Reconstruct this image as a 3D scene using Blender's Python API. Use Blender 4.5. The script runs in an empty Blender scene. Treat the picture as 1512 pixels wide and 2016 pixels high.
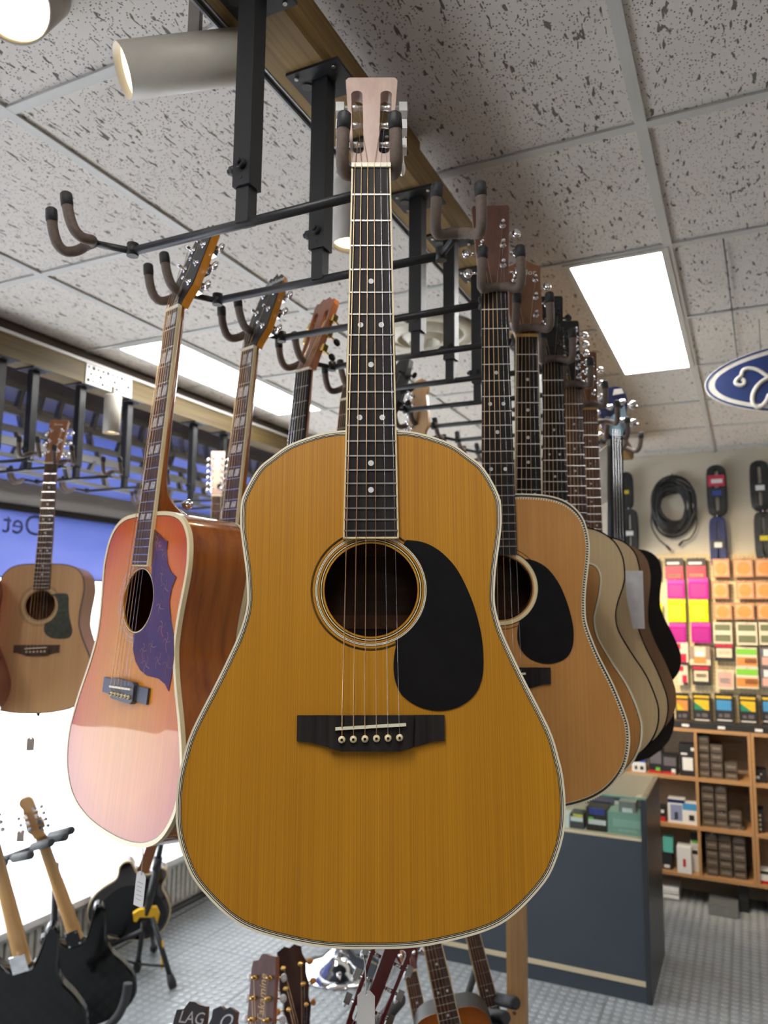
import bpy, math, random
from mathutils import Vector, Matrix
from mathutils.geometry import tessellate_polygon
random.seed(7)
SC = bpy.context.scene
COL = SC.collection
# ------------------------------------------------------------------ camera
FPX, PITCH, ROLL, YAW, CAMH = 1498.66, 0.1229, 0.00912, 0.4441, 1.74
CXP, CYP = 756.0, 1008.0
_f = Vector((-math.sin(YAW)*math.cos(PITCH), math.cos(YAW)*math.cos(PITCH), math.sin(PITCH)))
_r0 = Vector((math.cos(YAW), math.sin(YAW), 0)); _u0 = _r0.cross(_f)
_r = math.cos(ROLL)*_r0 + math.sin(ROLL)*_u0
_u = -math.sin(ROLL)*_r0 + math.cos(ROLL)*_u0
CAMP = Vector((0, 0, CAMH))
cd = bpy.data.cameras.new('camera'); cam = bpy.data.objects.new('camera', cd); COL.objects.link(cam)
cd.sensor_fit = 'HORIZONTAL'; cd.sensor_width = 36.0; cd.lens = FPX/1512*36
cd.clip_start = 0.02; cd.clip_end = 200
cam.matrix_world = Matrix(((_r.x, _u.x, -_f.x, 0), (_r.y, _u.y, -_f.y, 0), (_r.z, _u.z, -_f.z, CAMH), (0, 0, 0, 1)))
cd.dof.use_dof = True; cd.dof.focus_distance = 0.84; cd.dof.aperture_fstop = 10.0
SC.camera = cam
# ------------------------------------------------------------------ world, light, exposure
w = bpy.data.worlds.new('daylight'); SC.world = w; w.use_nodes = True
bg = w.node_tree.nodes['Background']
bg.inputs[0].default_value = (0.93, 0.97, 1.0, 1); bg.inputs[1].default_value = 5.5
SC.view_settings.view_transform = 'Standard'; SC.view_settings.look = 'None'
SC.view_settings.gamma = 1.0; SC.view_settings.use_curve_mapping = False
SC.view_settings.exposure = 0.15
SC.cycles.max_bounces = 4; SC.cycles.diffuse_bounces = 3; SC.cycles.glossy_bounces = 2
SC.cycles.use_adaptive_sampling = True; SC.cycles.adaptive_threshold = 0.22; SC.cycles.adaptive_min_samples = 16
SC.cycles.transparent_max_bounces = 8; SC.cycles.caustics_reflective = False; SC.cycles.caustics_refractive = False
LAMP_STR = 17.0
# ------------------------------------------------------------------ measuring helpers (photo pixel -> place)
def ray(x, y): return _r*((x-CXP)/FPX) + _u*(-(y-CYP)/FPX) + _f
def at(x, y, d): return CAMP + ray(x, y)*d
def onx(x, y, X): d = ray(x, y); return CAMP + d*(X/d.x)
def ony(x, y, Y): d = ray(x, y); return CAMP + d*(Y/d.y)
def onz(x, y, Z): d = ray(x, y); return CAMP + d*((Z-CAMH)/d.z)
# ------------------------------------------------------------------ materials
MATS = {}
def _new(name):
    m = bpy.data.materials.new(name); m.use_nodes = True; nt = m.node_tree
    return m, nt, nt.nodes['Principled BSDF']
def N(nt, t, **k):
    n = nt.nodes.new(t)
    for a, b in k.items(): setattr(n, a, b)
    return n
def noise(nt, scale, vec=None, detail=3, rough=.5, coord='Object'):
    tc = N(nt, 'ShaderNodeTexCoord'); mp = N(nt, 'ShaderNodeMapping')
    mp.inputs['Scale'].default_value = vec or (1, 1, 1)
    nt.links.new(tc.outputs[coord], mp.inputs[0])
    n = N(nt, 'ShaderNodeTexNoise'); n.inputs['Scale'].default_value = scale
    n.inputs['Detail'].default_value = detail; n.inputs['Roughness'].default_value = rough
    nt.links.new(mp.outputs[0], n.inputs['Vector']); return n
def ramp(nt, src, stops):
    r = N(nt, 'ShaderNodeValToRGB'); e = r.color_ramp.elements
    while len(e) < len(stops): e.new(0.5)
    for i, (p, c) in enumerate(stops): e[i].position = p; e[i].color = (*c[:3], 1)
    nt.links.new(src, r.inputs[0]); return r
def bump(nt, b, src, dist, strength=1.0):
    n = N(nt, 'ShaderNodeBump'); n.inputs['Distance'].default_value = dist; n.inputs['Strength'].default_value = strength
    nt.links.new(src, n.inputs['Height']); nt.links.new(n.outputs[0], b.inputs['Normal']); return n
def M(name, c, rough=.5, metal=0, var=.08, scale=40, coat=0, spec=None, bmp=0):
    if name in MATS: return MATS[name]
    m, nt, b = _new(name)
    n = noise(nt, scale)
    lo = tuple(max(0, x*(1-var)) for x in c); hi = tuple(min(1, x*(1+var)) for x in c)
    nt.links.new(ramp(nt, n.outputs[0], [(.3, lo), (.7, hi)]).outputs[0], b.inputs['Base Color'])
    b.inputs['Roughness'].default_value = rough; b.inputs['Metallic'].default_value = metal
    if coat: b.inputs['Coat Weight'].default_value = coat; b.inputs['Coat Roughness'].default_value = .06
    if spec is not None: b.inputs['Specular IOR Level'].default_value = spec
    if bmp: bump(nt, b, n.outputs[0], bmp)
    MATS[name] = m; return m
def wood(name, c1, c2, vec=(60, 3, 60), rough=.35, coat=.3, fine=None, fs=.35, wob=0, big=0, coatr=.08, spec=.5):
    """grain stretched along one axis; fine = (scale vec) for thin growth lines"""
    if name in MATS: return MATS[name]
    m, nt, b = _new(name)
    n = noise(nt, 1.0, vec, 4, .6)
    r = ramp(nt, n.outputs[0], [(.28, c1), (.72, c2)])
    out = r.outputs[0]
    if fine:
        n2 = noise(nt, 1.0, fine, 2, .5)
        r2 = ramp(nt, n2.outputs[0], [(.36, (1-fs*.75, 1-fs, 1-fs*1.15)), (.62, (1, 1, 1))])
        mx = N(nt, 'ShaderNodeMix', data_type='RGBA', blend_type='MULTIPLY'); mx.inputs[0].default_value = 1
        nt.links.new(out, mx.inputs[6]); nt.links.new(r2.outputs[0], mx.inputs[7]); out = mx.outputs[2]
    nt.links.new(out, b.inputs['Base Color'])
    b.inputs['Roughness'].default_value = rough; b.inputs['Coat Weight'].default_value = coat
    b.inputs['Coat Roughness'].default_value = coatr; b.inputs['Specular IOR Level'].default_value = spec
    if wob:
        n3 = noise(nt, wob); bump(nt, b, n3.outputs[0], big)
    MATS[name] = m; return m
def emit(name, c, s):
    if name in MATS: return MATS[name]
    m, nt, b = _new(name); b.inputs['Base Color'].default_value = (*c, 1)
    b.inputs['Emission Color'].default_value = (*c, 1); b.inputs['Emission Strength'].default_value = s
    MATS[name] = m; return m
def glass(name, tint=(1, 1, 1), refl=.08):
    if name in MATS: return MATS[name]
    m = bpy.data.materials.new(name); m.use_nodes = True; nt = m.node_tree; nt.nodes.clear()
    o = N(nt, 'ShaderNodeOutputMaterial'); mx = N(nt, 'ShaderNodeMixShader')
    t = N(nt, 'ShaderNodeBsdfTransparent'); t.inputs[0].default_value = (*tint, 1)
    g = N(nt, 'ShaderNodeBsdfGlossy'); g.inputs['Roughness'].default_value = .02
    fr = N(nt, 'ShaderNodeLayerWeight'); pw = N(nt, 'ShaderNodeMath', operation='POWER'); pw.inputs[1].default_value = 4
    ml = N(nt, 'ShaderNodeMath', operation='MULTIPLY_ADD'); ml.inputs[1].default_value = .5; ml.inputs[2].default_value = refl/2
    nt.links.new(fr.outputs['Facing'], pw.inputs[0]); nt.links.new(pw.outputs[0], ml.inputs[0])
    nt.links.new(ml.outputs[0], mx.inputs[0]); nt.links.new(t.outputs[0], mx.inputs[1]); nt.links.new(g.outputs[0], mx.inputs[2])
    nt.links.new(mx.outputs[0], o.inputs[0]); MATS[name] = m; return m

black_metal = M('black_powder_coat', (.022, .023, .026), .45, .2, .2, 300, bmp=.00005)
foam = M('brown_foam', (.125, .092, .075), .7, 0, .1, 200)
rubber = M('black_rubber', (.018, .018, .02), .6)
chrome = M('chrome', (.82, .82, .84), .08, 1, .03)
gold = M('gold_plate', (.80, .52, .16), .15, 1, .05)
nickel = M('nickel_fret_wire', (.78, .77, .74), .22, 1, .03)
bronze = M('bronze_wound_string', (.72, .46, .25), .3, 1, .05)
steel = M('plain_steel_string', (.75, .76, .78), .25, 1, .03)
ebony = wood('ebony', (.012, .010, .010), (.030, .026, .025), (150, 4, 150), .45, 0, spec=.12)
rosewood = wood('rosewood_board', (.045, .022, .016), (.10, .052, .038), (200, 5, 200), .45, 0, spec=.25)
ivory = M('cream_binding', (.70, .58, .34), .35, 0, .05)
white_bind = M('white_binding', (.74, .68, .52), .35, 0, .05)
black_pl = M('black_plastic', (.009, .009, .010), .22, 0, .1, spec=.3)
pearl = M('pearl_inlay', (.66, .66, .66), .25, 0, .3, 400)
pearl_dim = M('grey_pearl_inlay', (.42, .40, .39), .3, 0, .45, 260)
paper = M('tag_paper', (.72, .71, .70), .8, 0, .05)
# ------------------------------------------------------------------ geometry helpers
class G:
    def __init__(s): s.v = []; s.f = []; s.sm = []; s.mi = []; s.cur = 0
    def add(s, vs, fs, smooth=False, T=None):
        o = len(s.v)
        s.v += [tuple(T @ Vector(p)) if T is not None else tuple(p) for p in vs]
        for f in fs: s.f.append(tuple(i+o for i in f)); s.sm.append(smooth); s.mi.append(s.cur)
        return s
    def box(s, x0, x1, y0, y1, z0, z1, T=None):
        return s.add([(x0,y0,z0),(x1,y0,z0),(x1,y1,z0),(x0,y1,z0),(x0,y0,z1),(x1,y0,z1),(x1,y1,z1),(x0,y1,z1)],
                     [(3,2,1,0),(4,5,6,7),(0,1,5,4),(1,2,6,5),(2,3,7,6),(3,0,4,7)], False, T)
    def bar(s, p0, p1, wx, wy, up=(0, 0, 1)):
        p0 = Vector(p0); p1 = Vector(p1); d = (p1-p0).normalized(); u = Vector(up)
        if abs(d.dot(u)) > .98: u = Vector((0, 1, 0))
        a = d.cross(u).normalized(); b = a.cross(d)
        T = Matrix.Translation(p0) @ Matrix((a, b, -d)).transposed().to_4x4()
        L = (p1-p0).length
        return s.box(-wx/2, wx/2, -wy/2, wy/2, -L, 0, T)
    def tube(s, pts, r, n=8, closed=False, cap=True, flat=None):
        pts = [Vector(p) for p in pts]; k = len(pts)
        rs = r if isinstance(r, (list, tuple)) else [r]*k
        vs = []; prev = None
        for i, p in enumerate(pts):
            if closed: d = pts[(i+1) % k]-pts[i-1]
            else: d = pts[min(i+1, k-1)]-pts[max(i-1, 0)]
            d.normalize()
            if prev is None:
                a = d.orthogonal().normalized()
            else:
                a = (prev - d*prev.dot(d)).normalized()
            prev = a; b = d.cross(a)
            for j in range(n):
                t = 2*math.pi*j/n; vs.append(p + (a*math.cos(t) + b*math.sin(t))*rs[i])
        fs = []
        for i in range(k if closed else k-1):
            i2 = (i+1) % k
            for j in range(n): fs.append((i*n+j, i*n+(j+1) % n, i2*n+(j+1) % n, i2*n+j))
        s.add(vs, fs, True)
        if cap and not closed:
            o = len(s.v)-len(vs)
            for ring, rev in ((0, True), (k-1, False)):
                idx = [o+ring*n+j for j in range(n)]
                s.f.append(tuple(reversed(idx)) if rev else tuple(idx)); s.sm.append(False); s.mi.append(s.cur)
        return s
    def cyl(s, p0, p1, r0, r1=None, n=12):
        return s.tube([p0, p1], [r0, r1 if r1 is not None else r0], n)
    def lathe(s, prof, n=20, T=None):
        vs = []; fs = []; k = len(prof)
        for r, z in prof:
            for j in range(n): t = 2*math.pi*j/n; vs.append((r*math.cos(t), r*math.sin(t), z))
        for i in range(k-1):
            for j in range(n): fs.append((i*n+j, i*n+(j+1) % n, (i+1)*n+(j+1) % n, (i+1)*n+j))
        s.add(vs, fs, True, T)
        o = len(s.v)-len(vs)
        if prof[0][0] > 1e-6: s.f.append(tuple(o+j for j in reversed(range(n)))); s.sm.append(False); s.mi.append(s.cur)
        if prof[-1][0] > 1e-6: s.f.append(tuple(o+(k-1)*n+j for j in range(n))); s.sm.append(False); s.mi.append(s.cur)
        return s
    def ball(s, c, r, n=10, sc=(1, 1, 1)):
        T = Matrix.Translation(c) @ Matrix.Diagonal((*sc, 1))
        return s.lathe([(max(1e-7, r*math.sin(math.pi*i/8)), -r*math.cos(math.pi*i/8)) for i in range(9)], n, T)
    def prism(s, polys, z0, z1, T=None, smooth_side=False):
        """polys[0] outer outline (2D), the rest holes"""
        fl = [p for poly in polys for p in poly]
        tr = tessellate_polygon([[Vector((p[0], p[1], 0)) for p in poly] for poly in polys])
        k = len(fl); vs = [(p[0], p[1], z1) for p in fl] + [(p[0], p[1], z0) for p in fl]
        fs = []
        for a, b, c in tr:
            A, B, C = fl[a], fl[b], fl[c]
            if (B[0]-A[0])*(C[1]-A[1])-(B[1]-A[1])*(C[0]-A[0]) < 0: a, b, c = a, c, b
            fs.append((a, b, c)); fs.append((c+k, b+k, a+k))
        s.add(vs, fs, False, T)
        o = 0; sd = []
        for pi, poly in enumerate(polys):
            m = len(poly)
            ar = sum(poly[i][0]*poly[(i+1) % m][1]-poly[(i+1) % m][0]*poly[i][1] for i in range(m))
            ccw = (ar > 0) == (pi == 0)
            for i in range(m):
                a, b = o+i, o+(i+1) % m
                sd.append((a, a+k, b+k, b) if ccw else (b, b+k, a+k, a))
            o += m
        base = len(s.v)-len(vs)
        for f in sd: s.f.append(tuple(i+base for i in f)); s.sm.append(smooth_side); s.mi.append(s.cur)
        return s
    def strip(s, A, B, smooth=False, closed=True):
        k = len(A); fs = []
        for i in range(k if closed else k-1): j = (i+1) % k; fs.append((i, j, j+k, i+k))
        return s.add(list(A)+list(B), fs, smooth)
    def mesh(s, name, mats):
        me = bpy.data.meshes.new(name); me.from_pydata(s.v, [], s.f)
        me.polygons.foreach_set('use_smooth', s.sm); me.polygons.foreach_set('material_index', s.mi)
        for m in (mats if isinstance(mats, (list, tuple)) else [mats]): me.materials.append(m)
        me.update(); return me
    def build(s, name, mats, parent=None):
        return link(name, s.mesh(name, mats), parent)
def link(name, me, parent=None):
    o = bpy.data.objects.new(name, me); COL.objects.link(o)
    if parent is not None: o.parent = parent
    return o
def tag(o, label=None, cat=None, group=None, kind=None):
    if label: o['label'] = label
    if cat: o['category'] = cat
    if group: o['group'] = group
    if kind: o['kind'] = kind
    return o
def thing(name, label, cat, T=None, group=None):
    o = bpy.data.objects.new(name, None); COL.objects.link(o); o.empty_display_size = .05
    if T is not None: o.matrix_world = T if isinstance(T, Matrix) else Matrix.Translation(T)
    return tag(o, label, cat, group)
def struct(o): o['kind'] = 'structure'; return o
UNIT = {}
def ubox(name, mat, parent, x0, x1, y0, y1, z0, z1):
    """a box piece that shares one unit mesh per material"""
    key = ('b', mat.name)
    if key not in UNIT: UNIT[key] = G().box(-.5, .5, -.5, .5, -.5, .5).mesh('piece', mat)
    o = link(name, UNIT[key], parent)
    o.location = ((x0+x1)/2, (y0+y1)/2, (z0+z1)/2); o.scale = (x1-x0, y1-y0, z1-z0); return o
def udisc(name, mat, parent, c, r, h, axis='Z'):
    key = ('d', mat.name)
    if key not in UNIT: UNIT[key] = G().cyl((0, 0, -.5), (0, 0, .5), 1, n=14).mesh('disc', mat)
    o = link(name, UNIT[key], parent); o.location = c; o.scale = (r, r, h)
    if axis == 'X': o.rotation_euler = (0, math.pi/2, 0)
    if axis == 'Y': o.rotation_euler = (math.pi/2, 0, 0)
    return o
def cr(pts, n=6, closed=False):
    """Catmull-Rom through points"""
    P = [Vector(p) for p in pts]; k = len(P); out = []
    for i in range(k if closed else k-1):
        if closed: a, b, c, d = P[i-1], P[i], P[(i+1) % k], P[(i+2) % k]
        else: a, b, c, d = P[max(i-1, 0)], P[i], P[i+1], P[min(i+2, k-1)]
        for j in range(n):
            t = j/n
            out.append(.5*((2*b)+(c-a)*t+(2*a-5*b+4*c-d)*t*t+(3*b-a-3*c+d)*t**3))
    if not closed: out.append(P[-1])
    return out
def inset(poly, d):
    """polygon (CCW or CW) moved inwards by d"""
    k = len(poly); ar = sum(poly[i][0]*poly[(i+1) % k][1]-poly[(i+1) % k][0]*poly[i][1] for i in range(k))
    s = 1 if ar > 0 else -1; out = []
    for i in range(k):
        a = Vector(poly[i-1]).to_2d(); b = Vector(poly[i]).to_2d(); c = Vector(poly[(i+1) % k]).to_2d()
        t = (c-a); t.normalize(); nrm = Vector((-t.y, t.x))*s
        out.append((b.x+nrm.x*d, b.y+nrm.y*d))
    return out
def circ(cx, cy, r, n=40): return [(cx+r*math.cos(2*math.pi*i/n), cy+r*math.sin(2*math.pi*i/n)) for i in range(n)]
def rrect(x0, x1, y0, y1, r, n=4):
    out = []
    for cx, cy, a0 in ((x1-r, y1-r, 0), (x0+r, y1-r, 90), (x0+r, y0+r, 180), (x1-r, y0+r, 270)):
        for i in range(n+1): a = math.radians(a0+90*i/n); out.append((cx+r*math.cos(a), cy+r*math.sin(a)))
    return out
def text_mesh(name, s, size, mat, parent, T, depth=.0004, shear=0, align='CENTER', mirror=False):
    cu = bpy.data.curves.new(name, 'FONT'); cu.body = s; cu.size = size; cu.extrude = depth; cu.shear = shear
    cu.align_x = align; cu.align_y = 'CENTER'; cu.resolution_u = 3
    tmp = bpy.data.objects.new(name, cu); COL.objects.link(tmp)
    dg = bpy.context.evaluated_depsgraph_get(); dg.update()
    me = bpy.data.meshes.new_from_object(tmp.evaluated_get(dg)); bpy.data.objects.remove(tmp)
    me.materials.clear(); me.materials.append(mat)
    o = link(name, me, parent); o.matrix_local = T @ (Matrix.Diagonal((-1, 1, 1, 1)) if mirror else Matrix.Identity(4)); return o
def gframe(P, az, tau, rho):
    """guitar frame: origin = nut, x right, y towards the head, z out of the face"""
    az, tau, rho = map(math.radians, (az, tau, rho))
    hd = Vector((math.sin(az), -math.cos(az), 0)); d = -math.cos(tau)*Vector((0, 0, 1))+math.sin(tau)*hd
    xa = Vector((math.cos(az), math.sin(az), 0)); n = xa.cross(-d)
    y = -d*math.cos(rho)-xa*math.sin(rho); x = xa*math.cos(rho)-d*math.sin(rho)
    return Matrix(((x.x, y.x, n.x, P[0]), (x.y, y.y, n.y, P[1]), (x.z, y.z, n.z, P[2]), (0, 0, 0, 1)))
# ------------------------------------------------------------------ room shell
XL, XR, YB, YF, ZC = -3.15, 2.6, -2.6, 5.36, 2.765
plaster = M('warm_white_plaster', (.66, .60, .48), .8, 0, .05, 6, bmp=.0004)
def tile_mat():
    m, nt, b = _new('fissured_mineral_tile')
    geo = N(nt, 'ShaderNodeNewGeometry')
    mp = N(nt, 'ShaderNodeMapping'); mp.inputs['Scale'].default_value = (1, .30, 1); mp.inputs['Rotation'].default_value = (0, 0, .30)
    nt.links.new(geo.outputs['Position'], mp.inputs[0])
    n1 = N(nt, 'ShaderNodeTexNoise'); n1.inputs['Scale'].default_value = 118; n1.inputs['Detail'].default_value = 1.0; n1.inputs['Distortion'].default_value = .55
    nt.links.new(mp.outputs[0], n1.inputs['Vector'])
    f = N(nt, 'ShaderNodeMapRange'); f.inputs[1].default_value = .66; f.inputs[2].default_value = .69
    nt.links.new(n1.outputs[0], f.inputs[0])
    v = N(nt, 'ShaderNodeTexVoronoi'); v.inputs['Scale'].default_value = 165; nt.links.new(geo.outputs['Position'], v.inputs['Vector'])
    d = N(nt, 'ShaderNodeMapRange'); d.inputs[1].default_value = .26; d.inputs[2].default_value = .19
    nt.links.new(v.outputs['Distance'], d.inputs[0])
    sx = N(nt, 'ShaderNodeSeparateColor'); nt.links.new(v.outputs['Color'], sx.inputs[0])
    k = N(nt, 'ShaderNodeMath', operation='GREATER_THAN'); k.inputs[1].default_value = .30; nt.links.new(sx.outputs[0], k.inputs[0])
    mu = N(nt, 'ShaderNodeMath', operation='MULTIPLY'); nt.links.new(d.outputs[0], mu.inputs[0]); nt.links.new(k.outputs[0], mu.inputs[1])
    mxm = N(nt, 'ShaderNodeMath', operation='MAXIMUM'); nt.links.new(f.outputs[0], mxm.inputs[0]); nt.links.new(mu.outputs[0], mxm.inputs[1])
    r = ramp(nt, mxm.outputs[0], [(0, (.74, .70, .65)), (1, (.17, .15, .13))])
    nt.links.new(r.outputs[0], b.inputs['Base Color']); b.inputs['Roughness'].default_value = .9
    inv = N(nt, 'ShaderNodeMath', operation='SUBTRACT'); inv.inputs[0].default_value = 1; nt.links.new(mxm.outputs[0], inv.inputs[1])
    bump(nt, b, inv.outputs[0], .003)
    return m
TILE = tile_mat()
grid_m = M('ceiling_grid_metal', (.60, .60, .57), .5, 0, .04)
slab = struct(G().box(XL-.2, XR+.2, YB-.2, YF+.2, ZC+.05, ZC+.25).build('ceiling', M('ceiling_void', (.08, .08, .08), .9)))
GX = [-.16-.6*k for k in range(-5, 6)]; GX = sorted(x for x in GX if XL < x < XR)
GY = sorted(y for y in [.997+.6*k for k in range(-7, 9)] if YB < y < YF)
LAMPS = [(-.46, 2.197), (-2.26, 2.197), (-.46, -.803), (-2.26, -.803), (1.34, 2.197), (1.34, -.803)]   # x0, y0 of .3 x 1.2 panels; those out of view are added to light the room
tile_me = {}
def ctile(x0, x1, y0, y1):
    key = (round(x1-x0, 3), round(y1-y0, 3))
    if key not in tile_me:
        a, b_ = key[0]/2-.004, key[1]/2-.004
        tile_me[key] = G().box(-a, a, -b_, b_, 0, .016).mesh('tile', TILE)
    o = link('tile', tile_me[key], slab); o.location = ((x0+x1)/2, (y0+y1)/2, ZC+.002)
xs = [XL]+GX+[XR]; ys = [YB]+GY+[YF]
for i in range(len(xs)-1):
    for j in range(len(ys)-1):
        x0, x1, y0, y1 = xs[i], xs[i+1], ys[j], ys[j+1]
        cov = [L for L in LAMPS if abs(L[0]-(x0+.3)) < .02 and L[1]-.01 < y0 < L[1]+1.19 or (abs(L[0]-x0) < .02 and L[1]-.01 < y0 < L[1]+1.19)]
        if cov:
            L = cov[0]
            if L[0]-x0 > .1: ctile(x0, L[0], y0, y1)
            else: ctile(L[0]+.3, x1, y0, y1)
        else: ctile(x0, x1, y0, y1)
for x in GX: ubox('main_runner', grid_m, slab, x-.012, x+.012, YB, YF, ZC-.005, ZC+.001)
for y in GY:
    for i in range(len(xs)-1):
        x0, x1 = xs[i], xs[i+1]
        skip = [L for L in LAMPS if L[0] >= x0-.02 and L[0]+.3 <= x1+.02 and L[1]+.1 < y < L[1]+1.1]
        if skip:
            L = skip[0]
            if L[0]-x0 > .1: ubox('cross_tee', grid_m, slab, x0+.012, L[0]-.012, y-.012, y+.012, ZC-.0045, ZC+.001)
            continue
        ubox('cross_tee', grid_m, slab, x0+.012, x1-.012, y-.012, y+.012, ZC-.0045, ZC+.001)
lamp_lbl = ['white ceiling light panel to the right of the hanging guitars', 'white ceiling light panel near the window beam',
            'added white ceiling light panel overhead behind the camera on the beam side', 'added white ceiling light panel behind the camera by the window',
            'added white ceiling light panel over the right of the shop floor', 'added white ceiling light panel at the back right of the shop']
for (x0, y0), lb in zip(LAMPS, lamp_lbl):
    t = thing('ceiling_light_panel', lb, 'ceiling light', (x0+.15, y0+.6, ZC), 'flat ceiling light panels')
    for a, b_, c, d in ((-.15, .15, -.6, -.58), (-.15, .15, .58, .6), (-.15, -.13, -.58, .58), (.13, .15, -.58, .58)):
        ubox('frame', grid_m, t, a, b_, c, d, -.008, .012)
    ubox('diffuser', emit('lamp_diffuser', (1, .985, .95), LAMP_STR), t, -.13, .13, -.58, .58, -.004, .01)
# walls
def wallbox(name, *a): return struct(G().box(*a).build(name, plaster))
wallbox('wall_far', XL-.2, XR+.2, YF, YF+.15, -.1, ZC+.1)
struct(G().box(XR, XR+.15, YB, YF, -.1, ZC+.1).build('wall_right', M('low_bounce_brown', (.20, .15, .11), .6, 0, .2, 3)))  # unseen right and back walls, colour darkened to cut bounced light
struct(G().box(XL-.2, XR+.2, YB-.15, YB, -.1, ZC+.1).build('wall_back', M('low_bounce_brown', (.20, .15, .11), .6, 0, .2, 3)))
alu = M('grey_aluminium', (.42, .43, .44), .4, .3, .05)
white_p = M('white_paint', (.78, .78, .77), .45, 0, .04)
struct(G().box(XL-.15, XL, YB, YF, -.1, .30).box(XL-.15, XL, YB, YF, 2.68, ZC+.1).build('wall_left', plaster))
# window on the left: sill, frame bars, film standing for the tinted view outside, glass
win = struct(G().box(XL-.12, XL+.2, YB, YF, .30, .33).build('window_1', white_p))
ubox('transom', alu, win, XL-.06, XL+.05, YB, YF, 2.205, 2.31)
ubox('gasket', black_metal, win, XL-.04, XL+.03, YB, YF, 2.175, 2.205)
ubox('film_edge', M('dark_blue_edge', (.03, .035, .08), .6), win, XL-.014, XL-.004, 1.23, YF, 1.855, 1.863)
for y in (-1.8, 1.2, 4.6): ubox('mullion', alu, win, XL-.06, XL+.04, y-.03, y+.03, .33, 2.68)
gl = glass('window_glass')
for a, b_ in ((YB, -1.83), (-1.77, 1.17), (1.23, 4.57), (4.63, YF)):
    ubox('pane', gl, win, XL-.012, XL-.006, a, b_, .33, 2.175)
    ubox('pane', gl, win, XL-.012, XL-.006, a, b_, 2.31, 2.68)
def film_mat():
    m = bpy.data.materials.new('lavender_view_film'); m.use_nodes = True; nt = m.node_tree; nt.nodes.clear()
    o = N(nt, 'ShaderNodeOutputMaterial'); mx = N(nt, 'ShaderNodeMixShader'); mx.inputs[0].default_value = .5
    t = N(nt, 'ShaderNodeBsdfTranslucent'); df = N(nt, 'ShaderNodeBsdfDiffuse')
    n = noise(nt, 1.3, (1, 2.2, .6)); r = ramp(nt, n.outputs[0], [(.35, (.26, .32, .60)), (.65, (.40, .44, .72))])
    nt.links.new(r.outputs[0], t.inputs[0]); nt.links.new(r.outputs[0], df.inputs[0])
    nt.links.new(t.outputs[0], mx.inputs[1]); nt.links.new(df.outputs[0], mx.inputs[2]); nt.links.new(mx.outputs[0], o.inputs[0]); return m
FILM = film_mat()
for a, b_ in ((YB, -1.83), (-1.77, 1.17), (1.23, 4.57), (4.63, YF)):
    ubox('view_film', FILM, win, XL-.005, XL-.003, a, b_, 1.34 if a < 1 else 1.863, 2.175)  # hem lowered on unseen panes to shape the sunburst guitar's reflection
    ubox('view_film', FILM, win, XL-.005, XL-.003, a, b_, 2.31, 2.68)
lett = M('outside_lettering', (.10, .12, .30), .7)  # sign on the building outside, set onto the pane
TW = Matrix.Translation((XL+.001, 2.56, 2.112)) @ Matrix(((0, 0, 1, 0), (1, 0, 0, 0), (0, 1, 0, 0), (0, 0, 0, 1)))
text_mesh('window_lettering', 'Det', .145, lett, win, TW, .0005, mirror=True)
# radiator under the window
rad = thing('radiator', 'low white ribbed radiator below the window', 'radiator', (XL+.10, 3.2, 0))
g = G().box(-.05, .05, -1.95, 1.95, .26, .285).box(-.03, .03, -1.95, 1.95, .04, .07)
for i in range(98):
    y = -1.94+i*.04; g.box(-.045, .045, y, y+.026, .06, .262)
g.build('fin_body', M('radiator_enamel', (.62, .60, .54), .4), rad)
ubox('foot', white_p, rad, -.03, .03, -1.6, -1.55, 0, .06); ubox('foot', white_p, rad, -.03, .03, 1.55, 1.6, 0, .06)
pipe = tag(G().tube([(XL+.19, 1.6, .05), (XL+.19, 4.9, .05)], .012, 8).build('heating_pipe', black_metal), 'dark heating pipe along the floor by the radiator', 'pipe')
# floor of studded rubber tiles
def floor_mat():
    m, nt, b = _new('grey_studded_rubber')
    n = noise(nt, 3.0, coord='Object'); r = ramp(nt, n.outputs[0], [(.3, (.30, .325, .34)), (.7, (.40, .425, .44))])
    nt.links.new(r.outputs[0], b.inputs['Base Color']); b.inputs['Roughness'].default_value = .38; return m
FLM = floor_mat()
floor = struct(G().box(XL, XR, YB, YF, -.05, -.006).build('floor', M('floor_screed', (.27, .28, .285), .7, 0, .1, 5)))
g = G().box(-.2485, .2485, -.2485, .2485, -.006, -.0025); g.cur = 1
for i in range(12):
    for j in range(12):
        cx, cy = -.229+i*.0416, -.229+j*.0416
        vs = [(cx+.0155*math.cos(a), cy+.0155*math.sin(a), -.0025) for a in [k*math.pi/4 for k in range(8)]] + [(cx+.012*math.cos(a), cy+.012*math.sin(a), .0) for a in [k*math.pi/4 for k in range(8)]]
        g.add(vs, [(k, (k+1) % 8, 8+(k+1) % 8, 8+k) for k in range(8)] + [tuple(range(8, 16))])
tme = g.mesh('rubber_tile', [M('rubber_base', (.275, .295, .305), .5, 0, .15, 8), FLM])  # base between the studs slightly darker than their tops
for i in range(11):
    for j in range(16):
        o = link('rubber_tile', tme, floor); o.location = (XL+.25+.5*i, YF-.25-.5*j, 0)
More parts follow.
